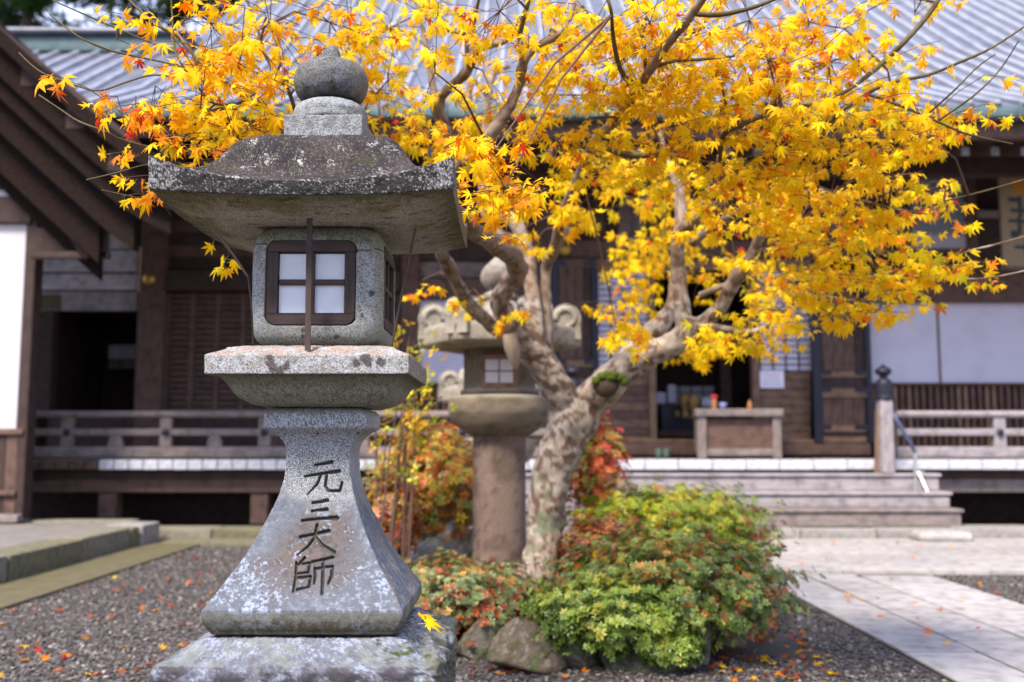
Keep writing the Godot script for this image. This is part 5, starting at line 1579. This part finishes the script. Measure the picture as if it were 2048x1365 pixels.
	for q in all:
		var px := seen_at(q[0].origin)
		if single < 296 and px.x > 10 and px.x < 2040 and px.y > 4 and px.y < 1300:
			var o := part("leaf", shapes[q[1]], M["leaf_%d" % q[2]], t)
			o.transform = q[0]
			o.position -= base_of(t)
			single += 1
		else:
			var c: Color = M.leafcols[q[2]]
			var f := r.randf_range(0.86, 1.1)
			where[q[1]].append(q[0]); tint[q[1]].append(Color(minf(c.r * f, 0.95), c.g * f * r.randf_range(0.85, 1.12), c.b))
	for k in 4: many("foliage", shapes[k], M.leaves, t, where[k], tint[k])


# ---------------------------------------------------------------- planting under the maple
func rosette(n: int, len: float, wide: float, up: float) -> ArrayMesh:   # a whorl of small oval leaves
	var m := MB.new()
	var q := RandomNumberGenerator.new()
	q.seed = n * 7 + int(up * 100)
	for k in n:
		var w := TAU * k / n + q.randf_range(-0.25, 0.25)
		var e := up + q.randf_range(-0.25, 0.25)
		var d := Vector3(cos(w) * cos(e), sin(e), sin(w) * cos(e))
		var s := Vector3(-sin(w), 0, cos(w))
		var nn := s.cross(d)
		var l := len * q.randf_range(0.8, 1.1)
		var k0 := m.v.size()
		m.v.append(d * l * 0.08)
		m.v.append(d * l * 0.5 + s * wide - nn * 0.06 * l); m.v.append(d * l * 0.55 + nn * 0.03); m.v.append(d * l * 0.5 - s * wide - nn * 0.06 * l)
		m.v.append(d * l - Vector3(0, 0.12 * l, 0))
		m.tri(k0, k0 + 1, k0 + 2); m.tri(k0, k0 + 2, k0 + 3); m.tri(k0 + 1, k0 + 4, k0 + 2); m.tri(k0 + 2, k0 + 4, k0 + 3)
	for k in m.v.size(): m.c.append(Color.WHITE)
	return m.mesh()


func shrub(called: String, label: String, mid: Vector3, rad: Vector3, n: int, mesh: Mesh, size: float, cols: Array, sd: int, lumps := 0.34, stems := 9) -> Node3D:
	var t := thing(called, label, "shrub", Vector3(mid.x, 0.1, mid.z))
	var r := RandomNumberGenerator.new()
	r.seed = sd
	var where := []; var tint := []
	var tips := []
	for k in n:
		var d := Vector3(r.randfn(), r.randfn() * 0.9 + 0.25, r.randfn()).normalized()
		var shell := 1.0 - 0.42 * pow(r.randf(), 1.8) + (0.20 * r.randf() if r.randf() < 0.07 else 0.0)
		var bump := 1.0 + lumps * (na.get_noise_3dv(d * 0.55 + Vector3(sd, 0, 0)) * 2.0 + nb.get_noise_3dv(d * 0.14 + Vector3(0, sd, 0)))
		var p := mid + d * rad * shell * bump
		if p.y < 0.06: p.y = 0.06 + r.randf() * 0.1
		if k % 37 == 0: tips.append(p)
		var y := (d + Vector3(r.randf_range(-0.6, 0.6), r.randf_range(0.1, 1.0), r.randf_range(-0.6, 0.6))).normalized()
		var b := Basis(Quaternion(Vector3.UP, y)) * Basis(Vector3.UP, r.randf() * TAU)
		var s := size * r.randf_range(0.65, 1.15)
		where.append(Transform3D(b.scaled(Vector3(s, s, s)), p))
		# colours come in patches
		var f := nb.get_noise_3dv(p * 0.16 + Vector3(sd, 3, 0)) * 0.9 + r.randf_range(-0.4, 0.4) + 0.3 * (d.y - 0.3)
		var i := clampf((f + 0.62) / 1.24, 0, 0.999) * cols.size()
		var c: Color = cols[int(i)]
		tint.append(c * r.randf_range(0.7, 1.2))
	many("foliage", mesh, M.shrub, t, where, tint)
	var st := MB.new()
	for k in stems:
		var w := TAU * k / stems
		var tip: Vector3 = tips[(k * 5) % tips.size()]
		var root := Vector3(mid.x + cos(w) * rad.x * 0.12, 0.05, mid.z + sin(w) * rad.z * 0.12)
		st.tube([root, root.lerp(tip, 0.5) + Vector3(0, 0.05, 0), root.lerp(tip, 0.92)], [0.012, 0.008, 0.004], 5)
	part("stems", st.mesh(), M.twig, t).set_meta("kind", "stuff")
	return t


func rock(label: String, where: Vector3, size: Vector3, sd: int, col: Color, turn := 0.0) -> void:
	var r := RandomNumberGenerator.new()
	r.seed = sd
	var cuts := []
	for k in 11:
		cuts.append([Vector3(r.randfn(), r.randfn() * 0.8, r.randfn()).normalized(), r.randf_range(0.42, 0.78)])
	var m := MB.new()
	var rows := 40; var cols := 64
	for i in rows + 1:
		for j in cols:
			var a := PI * i / rows; var w := TAU * j / cols
			var d := Vector3(sin(a) * cos(w), -cos(a), sin(a) * sin(w))
			var l := 1.0
			for c in cuts:
				var k: float = d.dot(c[0])
				if k > 0.01: l = minf(l, c[1] / k)
			l *= 1.25 * (1.0 + 0.015 * nb.get_noise_3dv(d * 0.1 + Vector3(sd, 0, 0)) + 0.012 * nc.get_noise_3dv(d * 0.1))
			m.v.append(d * l * size)
	for i in rows:
		for j in cols:
			var a := i * cols + j; var b := i * cols + (j + 1) % cols
			m.tri(a, b, a + cols); m.tri(b, b + cols, a + cols)
	m.c.resize(m.v.size())
	for k in m.v.size():
		var p: Vector3 = m.v[k] + where
		var c := col.lerp(col * 0.55, smooth(-0.2, 0.5, nb.get_noise_3dv(p * 0.5)))
		c = c.lerp(Color(0.40, 0.38, 0.33), 0.6 * smooth(0.2, 0.4, nb.get_noise_3dv(p * 0.9)))
		m.c[k] = c.lerp(Color(0.10, 0.13, 0.04), 0.7 * smooth(0.05, 0.4, nb.get_noise_3dv(p * 0.35 + Vector3(0, sd, 0))))
	var o := part("garden_rock", m.mesh(), M.oldstone, self, where)
	o.rotation.y = turn
	tag(o, label, "rock", "rocks edging the planting bed")


func planting() -> void:
	# the mound
	var m := MB.new()
	for i in 25:
		for j in 25:
			var x := lerpf(-0.85, 1.75, i / 24.0) + 0.35 * maxf(0.0, (j - 6) / 18.0) - 0.35; var z := lerpf(-5.35, -9.0, j / 24.0)
			var e := minf(minf(i, 24 - i), minf(j, 24 - j)) / 6.0
			m.v.append(Vector3(x, -0.03 + 0.24 * smooth(0, 1, e) + 0.03 * na.get_noise_2d(x, z), z))
	for i in 24:
		for j in 24:
			var a := i * 25 + j
			m.tri(a, a + 1, a + 25); m.tri(a + 1, a + 26, a + 25)
	tag(part("planting_bed", m.mesh(), M.soil, self), "raised bed of dark soil under the maple", "", "", "structure")
	# rocks
	var g := func(u: float, v: float) -> Vector3: return ground_at(u, v)
	rock("rounded grey rock just right of the big lantern's base", g.call(958, 1318) + Vector3(0, 0.07, -0.05), Vector3(0.13, 0.13, 0.13), 3, Color(0.17, 0.155, 0.115))
	rock("pointed tan rock leaning between the big lantern and the shrub", g.call(1066, 1350) + Vector3(0, 0.08, -0.1), Vector3(0.20, 0.16, 0.12), 8, Color(0.22, 0.17, 0.115), 0.4)
	rock("small pale rock under the front leaves of the green shrub", g.call(1165, 1340) + Vector3(0, 0.06, -0.1), Vector3(0.15, 0.12, 0.13), 15, Color(0.20, 0.19, 0.15), 1.0)
	rock("dark mossy rock in the shade below the green shrub", g.call(1285, 1345) + Vector3(0, 0.07, -0.12), Vector3(0.26, 0.14, 0.16), 21, Color(0.14, 0.13, 0.08), 0.2)
	rock("upright grey rock at the right end of the planting bed", g.call(1393, 1338) + Vector3(0, 0.13, -0.06), Vector3(0.085, 0.21, 0.09), 27, Color(0.20, 0.18, 0.155), 0.7)
	rock("low mossy rock behind the upright grey rock", g.call(1450, 1300) + Vector3(0, 0.04, -0.1), Vector3(0.13, 0.10, 0.14), 33, Color(0.18, 0.16, 0.11))
	rock("big pale rock behind the lantern's flared post and the red shrub", at(900, 1110, 8.3) + Vector3(0, 0.0, 0), Vector3(0.32, 0.30, 0.25), 41, Color(0.50, 0.49, 0.49))
	# shrubs
	var small := rosette(6, 1.0, 0.24, 0.35)
	var loose := rosette(5, 1.0, 0.22, 0.1)
	var green := [Color(0.09, 0.14, 0.02), Color(0.15, 0.23, 0.03), Color(0.22, 0.31, 0.04), Color(0.30, 0.38, 0.05), Color(0.46, 0.44, 0.06)]
	shrub("azalea_shrub", "broad low green azalea with red and yellow fallen leaves, right of the maple trunk", at(1345, 1182, 5.75), Vector3(0.57, 0.28, 0.55), 10500, small, 0.031, [Color(0.30, 0.10, 0.025), Color(0.08, 0.13, 0.022), Color(0.13, 0.20, 0.03), Color(0.17, 0.25, 0.04), Color(0.21, 0.29, 0.05), Color(0.27, 0.33, 0.06), Color(0.48, 0.20, 0.03)], 4)
	shrub("azalea_shrub", "bright green leafy azalea spilling over the front rocks", at(1235, 1235, 5.35), Vector3(0.40, 0.19, 0.24), 4600, small, 0.033, green, 9)
	shrub("azalea_shrub", "small green azalea tuft hanging down beside the upright grey rock", at(1345, 1300, 5.22), Vector3(0.16, 0.11, 0.12), 1300, small, 0.031, green, 12, 0.1, 4)
	shrub("azalea_shrub", "yellow green bush behind, its top nearest the wooden steps", at(1345, 1075, 6.75), Vector3(0.60, 0.30, 0.5), 7000, loose, 0.038, [Color(0.34, 0.09, 0.02), Color(0.16, 0.24, 0.02), Color(0.26, 0.36, 0.02), Color(0.34, 0.42, 0.02), Color(0.55, 0.45, 0.03)], 17)
	shrub("azalea_shrub", "red brown leaved bush touching the right side of the maple trunk", at(1212, 1105, 6.3), Vector3(0.25, 0.20, 0.3), 1700, loose, 0.044, [Color(0.10, 0.13, 0.025), Color(0.16, 0.045, 0.02), Color(0.30, 0.06, 0.02), Color(0.42, 0.16, 0.03), Color(0.16, 0.18, 0.03)], 23)
	shrub("azalea_shrub", "low grey green shrub between the two lanterns, strewn with red leaves", at(905, 1190, 6.2), Vector3(0.50, 0.18, 0.6), 7000, small, 0.033, [Color(0.30, 0.05, 0.02), Color(0.42, 0.10, 0.02), Color(0.10, 0.14, 0.045), Color(0.15, 0.21, 0.07), Color(0.20, 0.24, 0.09), Color(0.44, 0.24, 0.05)], 29)
	var autumn := [Color(0.12, 0.13, 0.02), Color(0.40, 0.13, 0.02), Color(0.50, 0.24, 0.02), Color(0.46, 0.33, 0.02), Color(0.30, 0.32, 0.03), Color(0.52, 0.10, 0.02)]
	shrub("autumn_shrub", "orange and yellow autumn shrub left of the rear lantern's pillar", at(868, 980, 8.4), Vector3(0.46, 0.50, 0.45), 2600, loose, 0.055, autumn, 31, 0.25)
	shrub("autumn_shrub", "scarlet autumn shrub showing right of the maple trunk", at(1185, 935, 8.2), Vector3(0.26, 0.42, 0.35), 1350, loose, 0.052, [Color(0.30, 0.28, 0.03), Color(0.52, 0.26, 0.03), Color(0.60, 0.14, 0.02), Color(0.58, 0.07, 0.02), Color(0.46, 0.06, 0.02), Color(0.40, 0.32, 0.03)], 37, 0.35)
	shrub("autumn_shrub", "reddish bush low down beside the big lantern's flared post", at(782, 1035, 7.6), Vector3(0.22, 0.34, 0.3), 1000, loose, 0.05, [Color(0.30, 0.05, 0.02), Color(0.45, 0.12, 0.02), Color(0.40, 0.25, 0.03), Color(0.14, 0.12, 0.03)], 43, 0.25)
	# bare stems with lime leaves
	var t := thing("thin_stemmed_shrub", "slender bare stemmed shrub with lime yellow leaves behind the big lantern", "shrub", at(790, 1120, 7.2) * Vector3(1, 0, 1))
	var st := MB.new(); var where := []; var tint := []
	var r := RandomNumberGenerator.new()
	r.seed = 8
	for k in 15:
		var u := r.randf_range(745, 815)
		var tip := Vector2(u + r.randf_range(-15, 75), r.randf_range(640, 860))
		var d := r.randf_range(6.9, 7.5)
		var a := at(u, 1110, d); a.y = 0.05
		var e := at(tip.x, tip.y, d)
		var b := a.lerp(e, 0.55) + Vector3(r.randf_range(-0.05, 0.03), 0, 0)
		st.tube([a, a.lerp(b, 0.5), b, b.lerp(e, 0.5), e], [0.009, 0.0075, 0.006, 0.0045, 0.0025], 6)
		for q in 15:
			var f := pow(r.randf(), 0.5)
			var p := b.lerp(e, f) + Vector3(r.randfn(), r.randfn(), r.randfn()) * 0.085
			var s := r.randf_range(0.04, 0.07)
			where.append(Transform3D(leaf_turn(r, Vector3.RIGHT).scaled(Vector3(s, s, s)), p))
			tint.append([Color(0.72, 0.60, 0.03), Color(0.50, 0.56, 0.03), Color(0.75, 0.42, 0.03)][r.randi_range(0, 2)])
	part("stems", st.mesh(), plain(Color(0.11, 0.07, 0.05), 0.8), t).set_meta("kind", "stuff")
	many("foliage", rosette(3, 1.0, 0.3, 0.2), M.shrub, t, where, tint)
	# dead leaves lying in the bed
	where = []; tint = []
	for k in 900:
		var p := Vector3(r.randf_range(-0.9, 1.4), 0, r.randf_range(-5.45, -7.6))
		p.y = 0.06 + 0.16 * smooth(-5.4, -6.0, p.z) + r.randf() * 0.03
		var s := r.randf_range(0.05, 0.08)
		where.append(Transform3D(Basis(Vector3(r.randfn() * 0.3, 1, r.randfn() * 0.3).normalized(), r.randf() * TAU) * Basis(Vector3.RIGHT, -PI / 2).scaled(Vector3(s, s, s)), p))
		tint.append([Color(0.35, 0.05, 0.02), Color(0.5, 0.16, 0.03), Color(0.28, 0.10, 0.04), Color(0.6, 0.32, 0.04), Color(0.22, 0.03, 0.02)][r.randi_range(0, 4)])
	tag(many("leaf_litter", T.leaf_shapes[2], M.leaves, self, where, tint), "red and brown maple leaf litter in the planting bed", "", "", "stuff")


func fallen(u: float, v: float, kind: int, label: String, group: String, p := Vector3.INF, tilt := 0.25) -> void:
	var names := ["yellow", "golden", "pale yellow", "orange", "yellow green", "red", "brown"]
	var o := MeshInstance3D.new()
	o.name = "fallen_leaf"
	o.mesh = T.leaf_shapes[[2, 3, 0, 1][rng.randi_range(0, 3)]]
	o.material_override = M["leaf_%d" % kind]
	var s := rng.randf_range(0.055, 0.088)
	var over := rng.randf() < 0.35
	o.basis = Basis(Vector3(rng.randfn() * tilt, 1, rng.randfn() * tilt).normalized(), rng.randf() * TAU) * Basis(Vector3.RIGHT, -PI / 2 + rng.randf_range(-0.1, 0.1) + (PI if over else 0.0)).scaled(Vector3(s, s, s))
	o.position = p if p != Vector3.INF else ground_at(u, v) + Vector3(0, 0.018, 0)
	add_child(o, true)
	var look: String = ("small " if s < 0.064 else ("large " if s > 0.079 else "")) + ("upturned " if over else "") + names[kind]
	tag(o, label % look, "fallen leaf", group)


func fallen_leaves() -> void:
	var pick := [0, 1, 3, 6, 6, 6, 1, 3, 5]
	for k in 62:
		var u := rng.randf_range(-10, 500); var v := rng.randf_range(1098, 1362)
		if ground_at(u, v).x < -4.1 or u > 620 - (v - 1098) * 0.9: continue
		fallen(u, v, pick[rng.randi_range(0, 8)], "fallen %s maple leaf on the left gravel, " + ("far off by the mossy kerb" if v < 1160 else ("midway to the kerb" if v < 1250 else ("beside the big lantern" if u > 240 else "near the gutter"))), "fallen leaves on the left gravel")
	for k in 80:
		var v := 1225.0 + 140.0 * rng.randf()
		var u := rng.randf_range(1410, 1560 + (v - 1225) * 1.0)
		fallen(u, v, pick[rng.randi_range(0, 8)], "fallen %s maple leaf on the right gravel, " + ("close under the green shrub" if u < 1500 else ("in front of the shrub" if v > 1310 else "along the path's edge")), "fallen leaves on the right gravel")
	for k in 12:
		fallen(rng.randf_range(925, 1180), rng.randf_range(1335, 1364), pick[rng.randi_range(0, 8)], "fallen %s maple leaf on the gravel in front of the bed's rocks", "fallen leaves in front of the rocks")
	for k in 34:
		var p := Vector3(rng.randf_range(2.2, 3.65), 0.068, -rng.randf_range(4.6, 9.0) ) 
		fallen(0, 0, pick[rng.randi_range(0, 8)], "fallen %s maple leaf on the paved path, " + ("near end" if p.z > -6.0 else ("halfway along" if p.z > -7.5 else "far end")), "fallen leaves on the path", p, 0.15)
	for k in 14:
		var p := Vector3(rng.randf_range(3.8, 5.2), 0.02, -rng.randf_range(7.0, 8.9))
		fallen(0, 0, pick[rng.randi_range(0, 8)], "fallen %s maple leaf on the gravel right of the path", "fallen leaves right of the path", p)
	for k in 14:
		var p := Vector3(rng.randf_range(1.4, 5.5), 0.065, -rng.randf_range(9.3, 11.6))
		fallen(0, 0, pick[rng.randi_range(0, 8)], "fallen %s maple leaf on the paving before the steps", "fallen leaves before the steps", p, 0.15)
	for k in 26:
		var p := at(rng.randf_range(1120, 1540), 0, 5.6)
		p = at(rng.randf_range(1120, 1530), rng.randf_range(1110, 1230), 5.35)
		p.z -= rng.randf_range(-0.05, 0.15)
		fallen(0, 0, [3, 5, 6, 1, 3, 6][rng.randi_range(0, 5)], "fallen %s maple leaf caught on the front azaleas", "fallen leaves caught on the shrubs", p, 0.5)
	fallen(0, 0, 0, "curled %s maple leaf on the mossy right shoulder of the lantern's base block", "", at(851, 1246, 2.78), 0.2)
	fallen(0, 0, 1, "%s maple leaf just behind the curled one on the lantern's base block", "", at(838, 1232, 2.90), 0.2)


# ---------------------------------------------------------------- trees beyond the roofs
func far_tree(label: String, where: Vector3, h: float, wide: float, sd: int, n: int) -> void:
	var t := thing("evergreen_tree", label, "tree", where, "evergreens beyond the roofs")
	var r := RandomNumberGenerator.new()
	r.seed = sd
	var tr := MB.new()
	var p := []; var rr := []
	for k in 9:
		p.append(where + Vector3(sin(k * 1.3 + sd) * 0.12, h * k / 8.0, 0)); rr.append(0.34 * (1.0 - k / 8.6))
	tr.tube(p, rr, 12)
	part("trunk", tr.mesh(), M.brown_y, t)
	var m := MB.new()   # a small spray of needles
	for k in 7:
		var w := r.randf() * TAU
		var d := Vector3(cos(w), r.randf_range(-0.5, 0.4), sin(w)).normalized()
		var s := d.cross(Vector3.UP).normalized() * 0.13
		var k0 := m.v.size()
		m.v.append(-s * 0.3); m.v.append(d * 0.6 + s); m.v.append(d * 1.05); m.v.append(d * 0.6 - s)
		m.tri(k0, k0 + 1, k0 + 2); m.tri(k0, k0 + 2, k0 + 3)
	for k in m.v.size(): m.c.append(Color.WHITE)
	var at0 := []; var tint := []
	var br := MB.new()
	for b in 46:
		var f := 0.22 + 0.76 * b / 46.0
		var w := b * 2.4 + r.randf() * 0.5
		var len := wide * (1.05 - f) * r.randf_range(0.7, 1.2) + 0.5
		var root := where + Vector3(0, h * f, 0)
		var tip := root + Vector3(cos(w) * len, -0.15 * len + r.randf_range(-0.3, 0.4), sin(w) * len)
		br.tube([root, root.lerp(tip, 0.5) + Vector3(0, 0.15, 0), tip], [0.07, 0.045, 0.015], 5)
		for k in n / 46:
			var e := pow(r.randf(), 0.6)
			var q := root.lerp(tip, e) + Vector3(r.randfn(), r.randfn() * 0.6, r.randfn()) * (0.22 + 0.22 * len * e * 0.4)
			var s := r.randf_range(0.22, 0.42)
			at0.append(Transform3D(Basis(Vector3.UP, r.randf() * TAU).scaled(Vector3(s, s, s)), q))
			tint.append(Color(0.040, 0.085, 0.022) * r.randf_range(0.6, 2.2))
	part("branches", br.mesh(), M.brown_y, t).set_meta("kind", "stuff")
	many("foliage", m.mesh(), tinted(0.6, 0.25), t, at0, tint)


func _ready() -> void:
	rng.seed = 20
	# camera
	var cam := Camera3D.new()
	cam.name = "camera"
	var lens := CameraAttributesPhysical.new()
	lens.frustum_focal_length = 35.0
	lens.frustum_focus_distance = 3.05
	lens.frustum_near = 0.05
	lens.frustum_far = 500.0
	lens.exposure_aperture = 2.0
	cam.attributes = lens
	cam.position = Vector3(0, EYE, 0)
	cam.rotation.x = PITCH
	add_child(cam)
	# sky, sun, exposure
	var we := WorldEnvironment.new()
	we.name = "surroundings"
	var env := Environment.new()
	var sky := Sky.new()
	var sm := ProceduralSkyMaterial.new()
	sm.sky_top_color = Color(0.71, 0.77, 0.95)
	sm.sky_horizon_color = Color(0.92, 0.93, 0.98)
	sm.sky_curve = 0.18
	sm.ground_bottom_color = Color(0.35, 0.33, 0.32)
	sm.ground_horizon_color = Color(0.6, 0.6, 0.6)
	sm.sky_energy_multiplier = 1.0
	sky.sky_material = sm
	env.background_mode = Environment.BG_SKY
	env.sky = sky
	env.tonemap_mode = Environment.TONE_MAPPER_LINEAR
	env.tonemap_exposure = 2.1
	env.sdfgi_enabled = true
	env.ssao_enabled = true
	env.ssil_enabled = true
	we.environment = env
	add_child(we)
	var sun := DirectionalLight3D.new()
	sun.name = "sun"
	sun.light_energy = 1.25
	sun.light_color = Color(1.0, 0.95, 0.89)
	sun.light_angular_distance = 16.0
	sun.shadow_enabled = true
	sun.rotation = Vector3(deg_to_rad(-52), deg_to_rad(-32), 0)
	add_child(sun)

	materials()
	ground()
	hall()
	side_building()
	small_temple_things()
	far_tree("tall dark evergreen at far left beyond the roof ridge", Vector3(-15.2, 0, -30), 24.0, 6.0, 3, 10500)
	far_tree("dark evergreen with pale sky gaps behind the left roof ridge", Vector3(-12.0, 0, -34), 26.0, 5.5, 7, 5200)
	far_tree("thin topped evergreen behind the step of the roof", Vector3(-9.2, 0, -36), 25.0, 4.6, 11, 2600)
	big_lantern()
	hex_lantern("tall hexagonal stone lantern standing right behind the maple trunk", Vector3(at(999, 900, 7.6).x, 0, -7.6), 1.0)
	hex_lantern("farther pale hexagonal lantern mostly hidden behind the other one", Vector3(at(996, 900, 10.4).x, -0.30, -10.4), 1.0)
	maple()
	planting()
	fallen_leaves()
